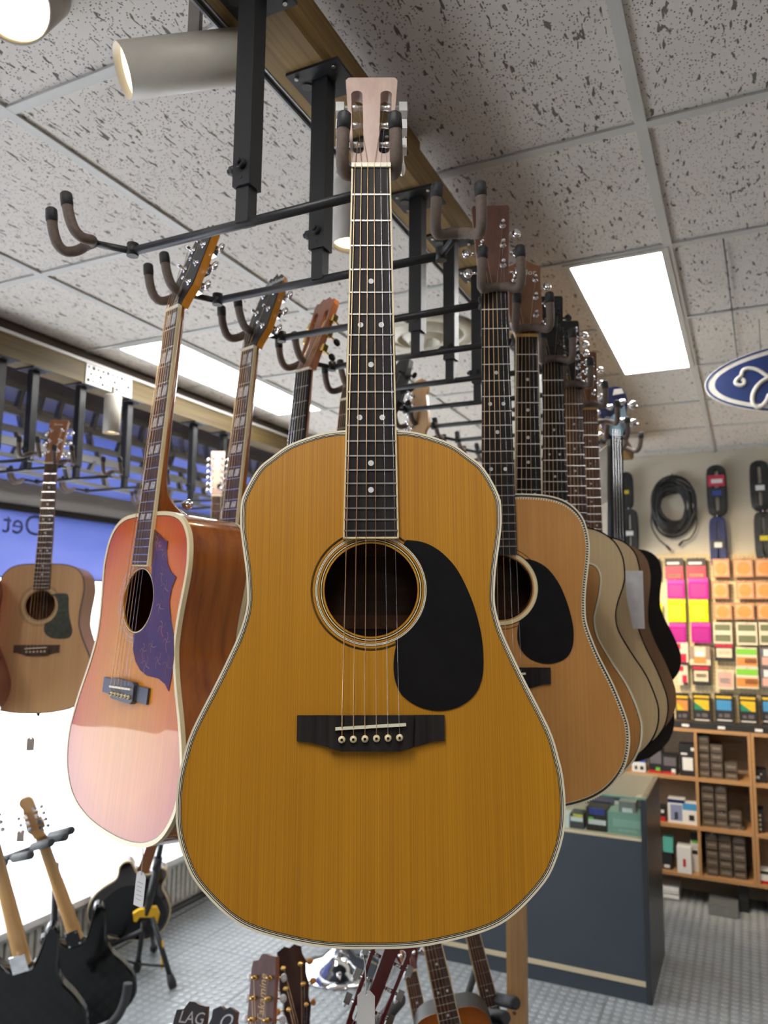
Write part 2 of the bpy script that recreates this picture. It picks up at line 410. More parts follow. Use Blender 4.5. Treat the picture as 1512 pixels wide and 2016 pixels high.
# ------------------------------------------------------------------ beams and rails
pine = wood('treated_pine', (.17, .10, .028), (.38, .255, .085), (22, .9, 22), .6, 0, (160, 2.5, 160), .3)
pine_shade = wood('treated_pine_shade', (.20, .115, .045), (.33, .21, .09), (20, 2, 20), .65, 0, (110, 2.5, 110), .3)  # shaded tone of the treated pine, put into the spacer colour
bx = -.632; ZB = 2.629
beam = tag(G().add([( -.69, .2, ZB+.004), (-.594, .2, ZB+.004), (-.584, .2, ZB+.014), (-.584, .2, 2.70), (-.594, .2, 2.712), (-.69, .2, 2.712),
                    (-.69, 4.74, ZB+.004), (-.594, 4.74, ZB+.004), (-.584, 4.74, ZB+.014), (-.584, 4.74, 2.70), (-.594, 4.74, 2.712), (-.69, 4.74, 2.712)],
                   [(0, 1, 7, 6), (1, 2, 8, 7), (2, 3, 9, 8), (3, 4, 10, 9), (4, 5, 11, 10), (5, 0, 6, 11), (5, 4, 3, 2, 1, 0), (6, 7, 8, 9, 10, 11)]).build('wooden_beam', pine),
           'long pine ceiling beam carrying the black guitar hangers', 'beam')
for y in (.5, 1.4, 2.3, 3.2, 4.1): ubox('spacer_block', pine_shade, beam, -.67, -.61, y-.05, y+.05, 2.712, ZC-.005)
rail = thing('lighting_track', 'dark aluminium lighting track along the left edge of the pine beam', 'track', (0, 0, 0))
ubox('track_body', M('bronze_anodised', (.12, .105, .09), .35, .6), rail, -.708, -.692, .2, 4.74, ZB+.012, ZB+.075)
ubox('lip', alu, rail, -.712, -.708, .2, 4.74, ZB+.006, ZB+.02); ubox('lip', alu, rail, -.694, -.691, .2, 4.74, ZB+.003, ZB+.012)
for y in (.6, 1.8, 3.0, 4.2): ubox('bracket', alu, rail, -.705, -.695, y-.02, y+.02, ZB+.075, ZC-.005)
B2 = -2.39
pine2 = wood('backlit_pine', (.085, .058, .016), (.19, .135, .045), (22, .9, 22), .6, 0, (160, 2.5, 160), .3)  # pine darkened in colour because this beam stands backlit
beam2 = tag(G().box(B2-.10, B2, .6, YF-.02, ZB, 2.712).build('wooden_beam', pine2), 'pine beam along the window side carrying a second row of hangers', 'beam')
ubox('dark_strip', M('dark_brown_strip', (.05, .034, .022), .7), beam2, B2-.09, B2-.006, .6, YF-.02, 2.722, ZC-.004)  # dark brown strip filling the gap above the beam
ubox('white_track', white_p, beam2, B2-.02, B2+.008, .6, YF-.02, 2.712, 2.724)
# perforated white plate on the second beam
pp = [onx(x, y, B2+.004) for x, y in ((171, 707), (261, 738), (258, 781), (168, 745))]
y0, y1 = pp[0].y, pp[1].y; z0, z1 = ZB-.002, 2.715
holes = []
for i in range(9):
    for j in range(3):
        holes.append(circ(y0+(i+.5+.5*(j % 2))*(y1-y0)/9.8, z0+(j+.6)*(z1-z0)/3.2, .0055 if (i+j) % 3 else .008, 8))
TP = Matrix(((0, 0, 1, 0), (1, 0, 0, 0), (0, 1, 0, 0), (0, 0, 0, 1)))
pl = thing('perforated_plate', 'white perforated metal plate screwed to the window side beam', 'plate', (0, 0, 0))
G().prism([[(y0, z0), (y1, z0), (y1, z1), (y0, z1)]]+holes, B2+.001, B2+.004, TP).build('sheet', white_p, pl)
ubox('hole_shade_sheet', rubber, pl, B2, B2+.0008, y0+.003, y1-.003, z0+.003, z1-.003)  # black sheet added so the holes look dark
# rolled-up security grille inside the window
gr = thing('security_grille', 'grey metal security grille rolled up inside the window top', 'grille', (-2.80, 0, 0))
gm = M('galvanised_steel', (.30, .30, .30), .45, .5, .15); gm2 = M('dull_steel', (.20, .195, .19), .5, .4, .15)
for z, h in ((2.665, .03), (2.555, .034), (2.475, .026), (2.42, .036), (2.36, .014), (2.30, .014)):
    ubox('rail', gm if h > .03 else gm2, gr, -.012, .012, .8, 5.3, z-h/2, z+h/2)
lk = G(); lk.bar((0, -.012, 0), (0, .012, .1), .018, .028, (1, 0, 0)); lk = lk.mesh('link', gm2)
for (za, zb, st, off) in ((2.572, 2.65, .105, 0), (2.49, 2.54, .19, .05), (2.433, 2.464, .15, .02), (2.366, 2.405, .21, .1), (2.306, 2.354, .23, .03)):
    y = .85+off
    while y < 5.25:
        o = link('link', lk, gr); o.location = (0, y, za-.01); o.scale = (1, 1 if int(y*37) % 2 else -1, (zb-za+.02)/.1); y += st
ubox('roller_box', M('lavender_grey_sheet', (.17, .16, .20), .6), gr, -.28, -.02, .8, 5.3, 2.68, 2.76)
# ------------------------------------------------------------------ spotlights
cream_p = M('cream_lamp_paint', (.56, .53, .47), .4, 0, .03)
def spot(label, base, p_open, p_back, r, power, warm=(1, .78, .45), stem=None, glow=4, cone=1.65):
    a = Vector(p_open); b_ = Vector(p_back); t = thing('spotlight', label, 'spotlight', b_, 'cylinder spotlights')
    d = (a-b_).normalized(); L = (a-b_).length
    up = d.orthogonal().normalized(); T = Matrix((up, d.cross(up), d)).transposed().to_4x4()
    g = G().lathe([(1e-6, 0), (r*.93, 0), (r, .006), (r, L), (r*.95, L), (r*.95, L-.03), (r*.72, L-.05)], 40, T); g.build('housing', cream_p, t)
    G().lathe([(1e-6, L-.048), (r*.86, L-.046), (r*.93, L-.012)], 32, T).build('reflector', emit('warm_reflector', warm, glow), t)
    if stem: G().box(-.006, .006, -.004, .004, 0, stem[2]-b_.z, Matrix.Translation(Vector((stem[0], stem[1], 0))-Vector((b_.x, b_.y, 0)))).build('stem', M('stem_paint', (.34, .31, .26), .5), t)
    li = bpy.data.lights.new('spot_bulb', 'SPOT'); li.energy = power; li.color = (1, .80, .53); li.spot_size = cone; li.spot_blend = .8; li.shadow_soft_size = .012
    lo = bpy.data.objects.new('spot_bulb', li); COL.objects.link(lo); lo.parent = t
    lo.matrix_local = T @ Matrix.Translation((0, 0, L+.006)) @ Matrix.Rotation(math.pi, 4, 'X')
    return t
a, b_ = at(241, 140, 1.125), at(476, 110, 1.20)
s1 = spot('large cream cylinder spotlight lying level beside the first hanger post', beam, a, b_, .0395, 3)
m_ = b_.lerp(a, .42)
G().box(-.011, .011, -.004, .004, 0, ZC-.01-m_.z, Matrix.Translation(m_-b_)).build('stem', M('stem_paint', (.33, .30, .25), .5), s1)
o = G().prism([rrect(-.03, .03, -.012, .012, .011)], 0, .02, Matrix.Translation(at(418, 12, 1.29)) @ Matrix.Rotation(.5, 4, 'Z')).build('track_adapter', white_p)
tag(o, 'small white plastic track adapter at the top beside the beam', 'adapter')
a, b_ = at(20, 2, 1.20), at(120, -70, 1.42)
spot('cream spotlight at the top left corner with its warm lit mouth showing', beam, a, b_, .062, .01, (1, .72, .34), glow=.5)
c = onx(690, 484, -.756); spot('cream cylinder spotlight pointing down behind the nearest guitar neck', beam, c, c+Vector((0, 0, .15)), .040, 1, (1, .97, .9), (c.x+.03, c.y, ZC-.005), 14)
c = onx(219, 853, -2.33); spot('small white cylinder spotlight under the window side beam', beam, c, c+Vector((0, 0, .16)), .034, .3, (1, .85, .6), (c.x, c.y, ZB), 5)
for yy, tx, tz in ((3.35, .12, 1.15), (4.05, -.12, 1.2)):
    c = Vector((-.72, yy, 2.50)); d = (Vector((tx, YF, tz))-c).normalized()
    spot('cream track spotlight aimed at the far wall, %s one' % ('nearer' if yy < 3.5 else 'farther'), beam, c+d*.1, c-d*.06, .035, 100, (1, .85, .6), (-.702, c.y, 2.645), 6, 1.2)
# round air diffuser in the ceiling
dc = onz(836, 655, ZC); t = thing('air_diffuser', 'round cream air diffuser with concentric rings in the ceiling', 'air vent', (dc.x, dc.y, ZC))
cw = M('cream_vent_enamel', (.60, .56, .45), .4)
for r0, r1, z in ((.20, .155, -.012), (.145, .105, -.03), (.095, .06, -.04), (.05, .001, -.05)):
    G().lathe([(r0, -.002), (r0, -.006), (r1, z), (max(r1-.006, .0005), z), (max(r1-.004, .0004), -.002)], 40).build('ring', cw, t)
# ------------------------------------------------------------------ guitar hangers
ZR = 2.275; DY = .2075; Y1 = .833
def hook(parent, J, arm, az, s=1.0):
    """padded yoke at the end of a hanger bar; J joint, arm offset to yoke centre, az = facing of the fork"""
    J = Vector(J); C = J+Vector(arm)
    part = G().cyl(J+Vector((0, 0, -.008)), J+Vector((0, 0, .012)), .009, n=10).tube([J, J+Vector(arm)*.5, C], .0055, 8).build('hook_arm', black_metal, parent)
    a = math.radians(az); f = Vector((math.sin(a), -math.cos(a), 0)); x = Vector((math.cos(a), math.sin(a), 0)); z = Vector((0, 0, 1))
    for sg in (-1, 1):
        loc = [(.0, -.002, 0), (.012, .004, -.002), (.024, .012, -.008), (.031, .026, -.012), (.0325, .038, -.005), (.032, .046, .012), (.031, .05, .03), (.030, .052, .044)]
        P = cr([C + x*(sg*u*s) + f*(v*s) + z*(w_*s) for u, v, w_ in loc], 4)
        h = G().tube(P, .0078, 10).build('hook_tine', foam, parent)
        e = P[-1]; d = (P[-1]-P[-3]).normalized()
        G().tube([e-d*.016, e-d*.006, e+d*.002, e+d*.0045], [.0086, .0088, .0084, .0055], 10).build('end_cap', rubber, h)
def hanger(label, X, Y, xl, xr, zr, ztop, left=None, right=None, drop=.05, grp='black telescopic guitar hangers on the pine beam'):
    t = thing('guitar_hanger', label, 'guitar hanger', (X, Y, ztop), grp)
    o = lambda p: (p[0]-X, p[1]-Y, p[2]-ztop)
    ubox('mounting_plate', black_metal, t, -.05, .05, -.042, .042, -.005, 0)
    for a, b_ in ((-.036, -.03), (.036, -.03), (-.036, .03), (.036, .03)): udisc('screw', nickel, t, (a, b_, -.0065), .0035, .004)
    udisc('maker_disc', M('dark_badge', (.05, .048, .045), .5), t, (-.03, -.004, -.0055), .0095, .003)
    zs = zr-ztop+drop
    ubox('post', black_metal, t, -.0145, .0145, -.0145, .0145, zs, -.005)
    ubox('inner_post', black_metal, t, -.0105, .0105, -.0105, .0105, zr-ztop-.002, zs)
    for dx, dy in ((-.0145, -.006), (.006, -.0145)):
        ax = Vector((-1, 0, 0)) if dx < 0 else Vector((0, -1, 0)); p = Vector((dx, dy if dx < 0 else -.0145, zs+.03))
        if dx > 0: p = Vector((.002, -.0145, zs+.03))
        G().cyl(p, p+ax*.009, .0075, n=10).cyl(p+ax*.009, p+ax*.014, .0045, n=6).build('bolt', black_metal, t)
    G().cyl(Vector((0, -.0146, zs+.012)), Vector((0, -.0152, zs+.012)), .0025, n=8).build('pin_hole', rubber, t)
    G().tube([o((xl-.004, Y, zr)), o((xr+.004, Y, zr))], .0068, 10).build('crossbar', black_metal, t)
    if left: hook(t, o((xl, Y, zr)), left[0], left[1])
    if right: hook(t, o((xr, Y, zr)), right[0], right[1])
    return t
HX, HL, HR = -.617, -.826, -.402
ordn = ['nearest', 'second', 'third', 'fourth', 'fifth', 'sixth', 'seventh', 'eighth', 'ninth', 'tenth', 'eleventh', 'twelfth']
note = {0: 'with its left hook empty', 1: 'with its right hook empty'}
la, ra = (-.052, -.032, .010), (.042, -.040, .009)
for i in range(10):
    y = Y1+DY*i
    hanger('%s black hanger from the camera on the long pine beam %s' % (ordn[i], note.get(i, 'holding guitars' if i < 7 else 'near its far end')), HX, y, HL, HR, ZR, ZB+.004,
           (la, -22), ((-.004, -.030, .004), 25.4) if i == 0 else (ra, 21 if i < 9 else 50))
for k, (px, py) in enumerate(((68, 717), (160, 755), (253, 788), (381, 835), (440, 857), (3, 692))):
    p = onx(px, py, B2-.05)
    hanger('window side hanger with hooks, %s post from the left edge' % (('second', 'third', 'fourth', 'fifth', 'sixth', 'first')[k]),
           B2-.05, p.y, B2-.27, B2+.14, 2.24, ZB, ((-.05, -.03, .01), -30), ((.05, -.03, .01), 30), grp='guitar hangers on the window side beam')
# ------------------------------------------------------------------ guitars
SPRUCE = wood('aged_spruce', (.435, .195, .006), (.51, .24, .010), (16, .7, 16), .4, .3, (1000, 1.6, 1000), .30)
SPR2 = wood('amber_spruce', (.42, .185, .045), (.56, .28, .08), (10, 3, 10), .36, .4, (420, 3, 420), .12)
SPR3 = wood('pale_spruce', (.58, .42, .22), (.68, .52, .30), (10, 1, 10), .4, .3, (420, 2, 420), .08)
SPR4 = wood('satin_spruce', (.50, .27, .11), (.58, .34, .15), (12, 1, 12), .55, 0, (420, 2, 420), .1)
BROWN = wood('satin_mahogany', (.22, .115, .05), (.28, .155, .075), (10, 1, 10), .55, 0, (200, 2, 200), .12)
MAHOG = wood('mahogany', (.15, .055, .022), (.24, .095, .04), (60, 2, 60), .4, .3)
ROSE = wood('rosewood_side', (.06, .022, .012), (.13, .05, .025), (14, 60, 60), .3, .6)
HEADR = wood('rosewood_veneer', (.075, .030, .020), (.15, .062, .040), (120, 3, 120), .4, .2)
HEADP = wood('pale_worn_rosewood', (.42, .30, .25), (.55, .42, .37), (70, 2, 70), .45, .2)
MAPLE = wood('maple_neck', (.55, .30, .10), (.66, .40, .16), (60, 2, 60), .3, .5)
BLK = M('black_gloss', (.005, .005, .006), .15, 0, .1, coat=.3, spec=.3)
BLKS = M('black_satin_head', (.012, .012, .013), .35, 0, .1)
def burst(name, c_in, c_mid, c_out, cx, cy, r, wob=0):
    if name in MATS: return MATS[name]
    m, nt, b = _new(name); tc = N(nt, 'ShaderNodeTexCoord'); mp = N(nt, 'ShaderNodeMapping')
    mp.inputs['Location'].default_value = (-cx/r[0], -cy/r[1], 0); mp.inputs['Scale'].default_value = (1/r[0], 1/r[1], 0)
    nt.links.new(tc.outputs['Object'], mp.inputs[0]); gr_ = N(nt, 'ShaderNodeTexGradient', gradient_type='SPHERICAL'); nt.links.new(mp.outputs[0], gr_.inputs[0])
    rp = ramp(nt, gr_.outputs[0], [(0, c_out), (.16, c_out), (.38, c_mid), (.75, c_in)])
    n2 = noise(nt, 1, (420, 2, 420), 2); r2 = ramp(nt, n2.outputs[0], [(.35, (.88,)*3), (.6, (1,)*3)])
    mx = N(nt, 'ShaderNodeMix', data_type='RGBA', blend_type='MULTIPLY'); mx.inputs[0].default_value = 1
    nt.links.new(rp.outputs[0], mx.inputs[6]); nt.links.new(r2.outputs[0], mx.inputs[7]); nt.links.new(mx.outputs[2], b.inputs['Base Color'])
    b.inputs['Roughness'].default_value = .4; b.inputs['Specular IOR Level'].default_value = .15; b.inputs['Coat Weight'].default_value = .5; b.inputs['Coat Roughness'].default_value = .012; b.inputs['Coat IOR'].default_value = 1.42
    if wob:
        bm = bump(nt, b, noise(nt, 9, (1, 1.6, 1), 1).outputs[0], wob); nt.links.new(bm.outputs[0], b.inputs['Coat Normal'])
    MATS[name] = m; return m
def yf(sc, i): return -sc*(1-2**(-i/12))
D12 = [(0, .0), (0, .025), (.0035, .055), (.0155, .0893), (.030, .110), (.0455, .1268), (.0755, .142), (.0955, .1442), (.1155, .1431), (.1555, .1366), (.1755, .1345), (.1955, .134), (.2155, .138), (.2355, .145), (.2755, .163), (.3255, .187), (.3555, .1957), (.3755, .1993), (.4005, .2003), (.4255, .198), (.4505, .190), (.4755, .1758), (.5055, .144), (.5205, .115), (.5315, .07), (.536, .035), (.5365, 0)]
D14 = [(0, 0), (0, .05), (.005, .09), (.018, .118), (.042, .138), (.075, .1462), (.105, .146), (.155, .139), (.185, .1368), (.215, .1385), (.26, .154), (.31, .177), (.36, .195), (.385, .199), (.41, .1975), (.44, .188), (.47, .164), (.49, .13), (.502, .085), (.507, .04), (.508, 0)]
AUD = [(0, 0), (0, .05), (.008, .09), (.03, .122), (.06, .1385), (.09, .143), (.12, .141), (.16, .127), (.19, .1215), (.22, .127), (.26, .149), (.31, .18), (.36, .199), (.39, .202), (.42, .196), (.45, .178), (.475, .148), (.492, .105), (.50, .05), (.502, 0)]
CLS = [(0, 0), (0, .05), (.008, .09), (.03, .122), (.06, .136), (.09, .138), (.13, .130), (.17, .1185), (.20, .119), (.24, .134), (.29, .162), (.34, .18), (.37, .184), (.40, .178), (.43, .158), (.46, .12), (.475, .075), (.482, .035), (.483, 0)]
# half outline of a Florentine/Venetian cutaway on the treble side: (dy, x) from neck to waist
CUT = [(.0, .026), (.035, .028), (.075, .04), (.092, .062), (.088, .088), (.082, .108), (.088, .126), (.108, .135), (.14, .132), (.17, .125)]
HEADS = {
 'martin': dict(out=[(-.0235, 0), (-.0245, .012), (-.0335, .172), (-.031, .178), (.031, .178), (.0335, .172), (.0245, .012), (.0235, 0)], L=.178, post=[(.0165, .045), (.018, .088), (.0195, .131)]),
 'slot': dict(out=[(-.0238, 0), (-.0242, .012), (-.0335, .157), (-.0295, .162), (.0295, .162), (.0335, .157), (.0242, .012), (.0238, 0)], L=.162, slots=1, post=[(0, .044), (0, .079), (0, .112)]),
 'epi': dict(out=[(-.0225, 0), (-.024, .012), (-.036, .04), (-.0335, .09), (-.030, .13), (-.029, .152), (-.018, .170), (-.010, .166), (0, .175), (.010, .166), (.018, .170), (.029, .152), (.030, .13), (.0335, .09), (.036, .04), (.024, .012), (.0225, 0)], L=.175, post=[(.022, .045), (.020, .085), (.018, .125)]),
 'taylor': dict(out=[(-.0225, 0), (-.024, .010), (-.031, .035), (-.0325, .05), (-.032, .13), (-.034, .165), (-.022, .170), (-.010, .178), (0, .182), (.010, .178), (.022, .170), (.034, .165), (.032, .13), (.0325, .05), (.031, .035), (.024, .010), (.0225, 0)], L=.182, post=[(.019, .045), (.020, .088), (.021, .131)]),
 'crown': dict(out=[(-.0255, 0), (-.0265, .01), (-.034, .165), (-.030, .178), (-.020, .176), (-.012, .186), (0, .182), (.012, .186), (.020, .176), (.030, .178), (.034, .165), (.0265, .01), (.0255, 0)], L=.186, slots=1, post=[(0, .05), (0, .088), (0, .126)]),
 'twelve': dict(out=[(-.024, 0), (-.0245, .012), (-.033, .225), (-.030, .232), (.030, .232), (.033, .225), (.0245, .012), (.024, 0)], L=.232, post=[(.0185, .035), (.019, .067), (.0195, .099), (.020, .131), (.0205, .163), (.021, .195)]),
 'scallop': dict(out=[(-.0235, 0), (-.026, .012), (-.034, .04), (-.031, .06), (-.037, .085), (-.033, .11), (-.037, .135), (-.03, .152), (-.03, .168), (-.012, .176), (0, .170), (.012, .176), (.03, .168), (.03, .152), (.037, .135), (.033, .11), (.037, .085), (.031, .06), (.034, .04), (.026, .012), (.0235, 0)], L=.176, post=[(.022, .045), (.022, .088), (.022, .131)]),
 'taka': dict(out=[(-.0225, 0), (-.024, .012), (-.036, .045), (-.034, .15), (-.031, .166), (-.016, .168), (-.006, .182), (.006, .182), (.016, .178), (.033, .176), (.036, .15), (.036, .045), (.024, .012), (.0225, 0)], L=.182, post=[(.021, .045), (.021, .088), (.021, .131)]),
}
def tuner_mesh(key, metal, slot):
    k = ('tun', key, metal.name, slot)
    if k in UNIT: return UNIT[k]
    g = G()
    if slot:   # roller across the slot plus gear outside; local x = outwards
        g.cyl((-.021, 0, 0), (.003, 0, 0), .0030, n=10).cyl((-.013, 0, 0), (-.006, 0, 0), .0038, n=10)
        g.box(.0035, .014, -.0085, .0085, -.009, .003)
        g.cyl((.009, -.004, -.007), (.009, -.006, -.024), .0022, n=8)
    else:
        g.lathe([(.0065, 0), (.0065, .0015), (.0045, .003), (.003, .004), (.003, .011), (.0036, .0125), (.0032, .015), (1e-6, .016)], 12)
        g.box(-.006, .010, -.009, .009, -.024, -.015)
        g.cyl((.008, 0, -.019), (.021, 0, -.019), .0022, n=8)
    me = g.mesh('tuning_machine', metal); UNIT[k] = me; return me
def button_mesh(mat, slot):
    k = ('btn', mat.name, slot)
    if k in UNIT: return UNIT[k]
    g = G()
    if slot: g.ball((.009, -.007, -.029), .0085, 10, (.5, 1, 1.15))
    else: g.ball((.0265, 0, -.019), .0085, 10, (1.0, 1.15, .55))
    me = g.mesh('button', mat); UNIT[k] = me; return me
def guitar(name, label, T, c, group=None, cat='guitar'):
    t = thing(name, label, cat, T, group)
    sc = c.get('scale', .6452); J = c.get('join', 14); nf = c.get('nf', 20); nw = c.get('nutw', .0435)/2; ew = c.get('endw', .056)/2
    yend = c.get('yend', yf(sc, nf)-.006); yj = yf(sc, J)-c.get('jo', .0)
    wid = lambda y: nw+(ew-nw)*min(1, y/yend)
    th = .006; ZT = -th
    ns = c.get('strings', 6)
    # --- body
    if not c.get('nobody'):
        half = c.get('half', D14); R = [(x, yj-dy) for dy, x in half]; Lh = [(-x, yj-dy) for dy, x in half]
        if c.get('cut'):
            low = [p for p in R if p[1] < yj-.185]; R = [(x, yj-dy) for dy, x in CUT]+low; R[0] = (.024, yj)
        out = cr(R, 4)[:-1] + list(reversed(cr(Lh, 4)))[:-1]
        out = [(p[0], p[1]) for p in out]
        # drop doubled points
        o2 = [out[0]]
        for p in out[1:]:
            if (Vector(p)-Vector(o2[-1])).length > .0012: o2.append(p)
        if (Vector(o2[0])-Vector(o2[-1])).length < .0012: o2.pop()
        out = o2
        D = c.get('depth', .11); hy = c.get('holey', yend-.054); hr = c.get('holer', .0507)
        e = c.get('edge', .0045)
        inn = inset(out, e) if c.get('bind') else out
        polys = [inn]
        if hr: polys.append(circ(0, hy, hr, 56))
        top = G().prism(polys, ZT-.003, ZT).build('soundboard', c['top'], t)
        g = G(); g.strip([(x, y, ZT-.0028) for x, y in out], [(x, y, ZT-D) for x, y in out], True); g.build('sides', c['side'], t)
        G().prism([out], ZT-D-.003, ZT-D).build('back', c.get('back', c['side']), t)
        if c.get('bind'):
            for (i0, i1, mt, dz) in c['bind']:
                A = inset(out, i0) if i0 else out; B = inset(out, i1)
                g = G(); z = ZT+dz
                g.strip([(x, y, z) for x, y in B], [(x, y, z) for x, y in A])
                if i0 == 0: g.strip([(x, y, z) for x, y in A], [(x*1.0015, y, ZT-.0065) for x, y in A], True)
                else: g.strip([(x, y, z) for x, y in A], [(x, y, ZT-.002) for x, y in A])
                g.build('binding' if i0 == 0 else 'purfling', mt, t)
            g = G(); g.strip([(x, y, ZT-D+.005) for x, y in inset(out, -.0006)], [(x, y, ZT-D-.0032) for x, y in inset(out, -.0006)], True); g.build('back_binding', c['bind'][0][2], t)
        if c.get('braces') and hr:
            for dy in (-.03, .06): ubox('back_brace', MAHOG, t, -.13, .13, hy+dy-.008, hy+dy+.008, ZT-D, ZT-D+.016)
        if hr:
            for r0, r1, mt in c.get('ros', []):
                g = G(); n = 64; A = circ(0, hy, r0, n); B = circ(0, hy, r1, n)
                def clip(P): return [(x, y) for x, y in P]
                g.strip([(x, y, ZT+.00025) for x, y in A], [(x, y, ZT+.00025) for x, y in B]); g.build('rosette_ring', mt, t)
        if c.get('pg'):
            G().prism([[(p[0], p[1]) for p in c['pg']]], ZT-.0002, ZT+.0012).build('pickguard', c.get('pgm', black_pl), t)
        # bridge
        ys = -sc-.0025; bw = c.get('bw', .077); bm = c.get('brm', ebony)
        if c.get('bridge', 'belly') == 'belly':
            o_ = [(-bw, ys+.0105), (-.045, ys+.0105), (.045, ys+.0105), (bw, ys+.0105), (bw, ys-.0155), (bw-.012, ys-.0162), (.043, ys-.022), (.03, ys-.0255), (-.03, ys-.0255), (-.043, ys-.022), (-bw+.012, ys-.0162), (-bw, ys-.0155)]
        else:
            o_ = [(-bw, ys+.008), (-.04, ys+.008), (-.034, ys+.012), (.034, ys+.012), (.04, ys+.008), (bw, ys+.008), (bw, ys-.016), (.04, ys-.016), (.034, ys-.021), (-.034, ys-.021), (-.04, ys-.016), (-bw, ys-.016)]
        g = G().prism([o_], ZT, ZT+.004); g.prism([[p for p in o_ if abs(p[0]) < .046]], ZT+.004, ZT+.0085)
        g.build('bridge', bm, t)
        sd = G(); sd.bar((-.0365, ys-.0025, ZT+.010), (.0365, ys+.0015, ZT+.010), .003, .005, (0, 0, 1)); sd.build('saddle', white_bind, t)
        if c.get('pins', 1):
            pk = ('pin',)
            if pk not in UNIT:
                UNIT[pk] = G().lathe([(.0036, 0), (.0038, .0015), (.003, .0035), (1e-6, .0042)], 12).mesh('bridge_pin', ivory)
            for i in range(6):
                p = link('bridge_pin', UNIT[pk], t); x = -.0298+i*.01192; p.location = (x, ys-.0125+x*.03, ZT+.0085)
                udisc('pin_dot', c.get('pindot', black_pl), p, (0, 0, .0041), .0014, .0008)
        if c.get('endpin', 1): G().cyl((0, out and min(p[1] for p in out), ZT-D/2), (0, min(p[1] for p in out)-.012, ZT-D/2), .006, n=12).build('end_pin', c.get('endm', black_pl), t)
    # --- neck
    D = c.get('depth', .11)
    secs = [(.004, nw, .017), (-.02, wid(-.02), .019), (yj*.5, wid(yj*.5), .021), (yj+.075, wid(yj), .0225), (yj+.05, wid(yj)*.99, .026), (yj+.03, wid(yj)*.93, .036), (yj+.015, wid(yj)*.8, .055), (yj+.004, wid(yj)*.62, .08), (yj-.001, wid(yj)*.52, D*.88)]
    if c.get('heel') == 'bolt': secs = secs[:4]+[(yj+.01, wid(yj), .024), (yj-.06, wid(yj-.06), .025)]
    n = 12; vs = []
    for y, hw, dp in secs:
        for j in range(n+1):
            a = math.pi*j/n; vs.append((-hw*math.cos(a), y, -th-(dp-th)*math.sin(a)**.8 if 0 < j < n else -th))
    fs = [(i*(n+1)+j, i*(n+1)+j+1, (i+1)*(n+1)+j+1, (i+1)*(n+1)+j) for i in range(len(secs)-1) for j in range(n)]
    fs += [tuple(range(n+1)), tuple((len(secs)-1)*(n+1)+j for j in reversed(range(n+1)))]
    fs += [((i+1)*(n+1), (i+1)*(n+1)+n, i*(n+1)+n, i*(n+1)) for i in range(len(secs)-1)]
    G().add(vs, fs, True).build('neck', c.get('neckm', MAHOG), t)
    if c.get('strapbtn'): G().lathe([(.0075, 0), (.0045, .003), (.004, .008), (.008, .011), (.007, .014), (1e-6, .0155)], 16, Matrix.Translation((wid(yj)*.5, yj+.022, -.062)) @ Matrix.Rotation(math.pi/2, 4, 'Y')).build('strap_button', chrome, t)
    fbm = c.get('fbm', ebony); fb = [(-nw, 0), (nw, 0), (ew, yend), (-ew, yend)]
    be = .0018 if c.get('fbind') else 0
    G().prism([[(-nw+be, 0), (nw-be, 0), (ew-be, yend+be), (-ew+be, yend+be)]], -th, 0).build('fretboard', fbm, t)
    if be:
        for s_ in (-1, 1): G().prism([[(s_*nw, 0), (s_*(nw-be), 0), (s_*(ew-be), yend), (s_*ew, yend)]], -th, .0001).build('fretboard_binding', c['fbind'], t)
        ubox('fretboard_binding', c['fbind'], t, -ew, ew, yend, yend+be, -th, .0001)
    for i in range(1, nf+1):
        y = yf(sc, i)
        if y < yend+.003: break
        w_ = wid(y)-be*.6; ubox('fret', nickel, t, -w_, w_, y-.0009, y+.0009, -.0003, .0011)
    for i, k in c.get('dots', []):
        y = (yf(sc, i)+yf(sc, i-1))/2
        if c.get('block'):
            for s_ in (-1, 1):
                w_ = wid(y)*.36; hh = (yf(sc, i-1)-yf(sc, i))*.30; x = s_*w_*1.12; sl = .0035
                G().prism([[(x-w_*.8-sl*.4, y-hh), (x+w_*.8-sl*.4+.001, y-hh), (x+w_*.8+sl*.4, y+hh), (x-w_*.8+sl*.4+.001, y+hh)]], 0, .0002).build('inlay', pearl_dim, t)
        elif k == 1: udisc('inlay', pearl, t, (0, y, 0), c.get('dotr', .0032), .0006)
        else:
            for s_ in (-1, 1): udisc('inlay', pearl, t, (s_*wid(y)*.45, y, 0), c.get('dotr', .0032), .0006)
    ubox('nut', c.get('nutm', white_bind), t, -nw, nw, 0, .0055, -th, .0022)
    # --- head
    H = HEADS[c.get('head', 'martin')]; ang = math.radians(c.get('hang', 14)); hs = c.get('hs', 1.0)
    TH = Matrix.Translation((0, .005, -th*.6)) @ Matrix.Rotation(-ang, 4, 'X') @ Matrix.Diagonal((hs, hs, 1, 1))
    TH = Matrix.Translation((0, .005, -.002)) @ Matrix.Rotation(-ang, 4, 'X')
    polys = [[(x*hs, y*hs) for x, y in H['out']]]
    if c.get('hround', 1): polys[0] = polys[0]
    slot = H.get('slots')
    if slot:
        a, b_ = H['post'][0][1]-.024, H['post'][2][1]+.024
        for s_ in (-1, 1):
            P = []
            for q in range(9): an = math.pi*q/8; P.append((s_*(.0188+.0073*math.cos(an)), b_-.0073+.0073*math.sin(an)))
            for q in range(9): an = math.pi+math.pi*q/8; P.append((s_*(.0158+.0066*math.cos(an)), a+.0066+.0066*math.sin(an)))
            polys.append([(x*hs, y*hs) for x, y in P])
    thk = .0155
    hd = G().prism(polys, -thk, -.0016, TH).build('headstock', c.get('headside', c.get('neckm', MAHOG)), t)
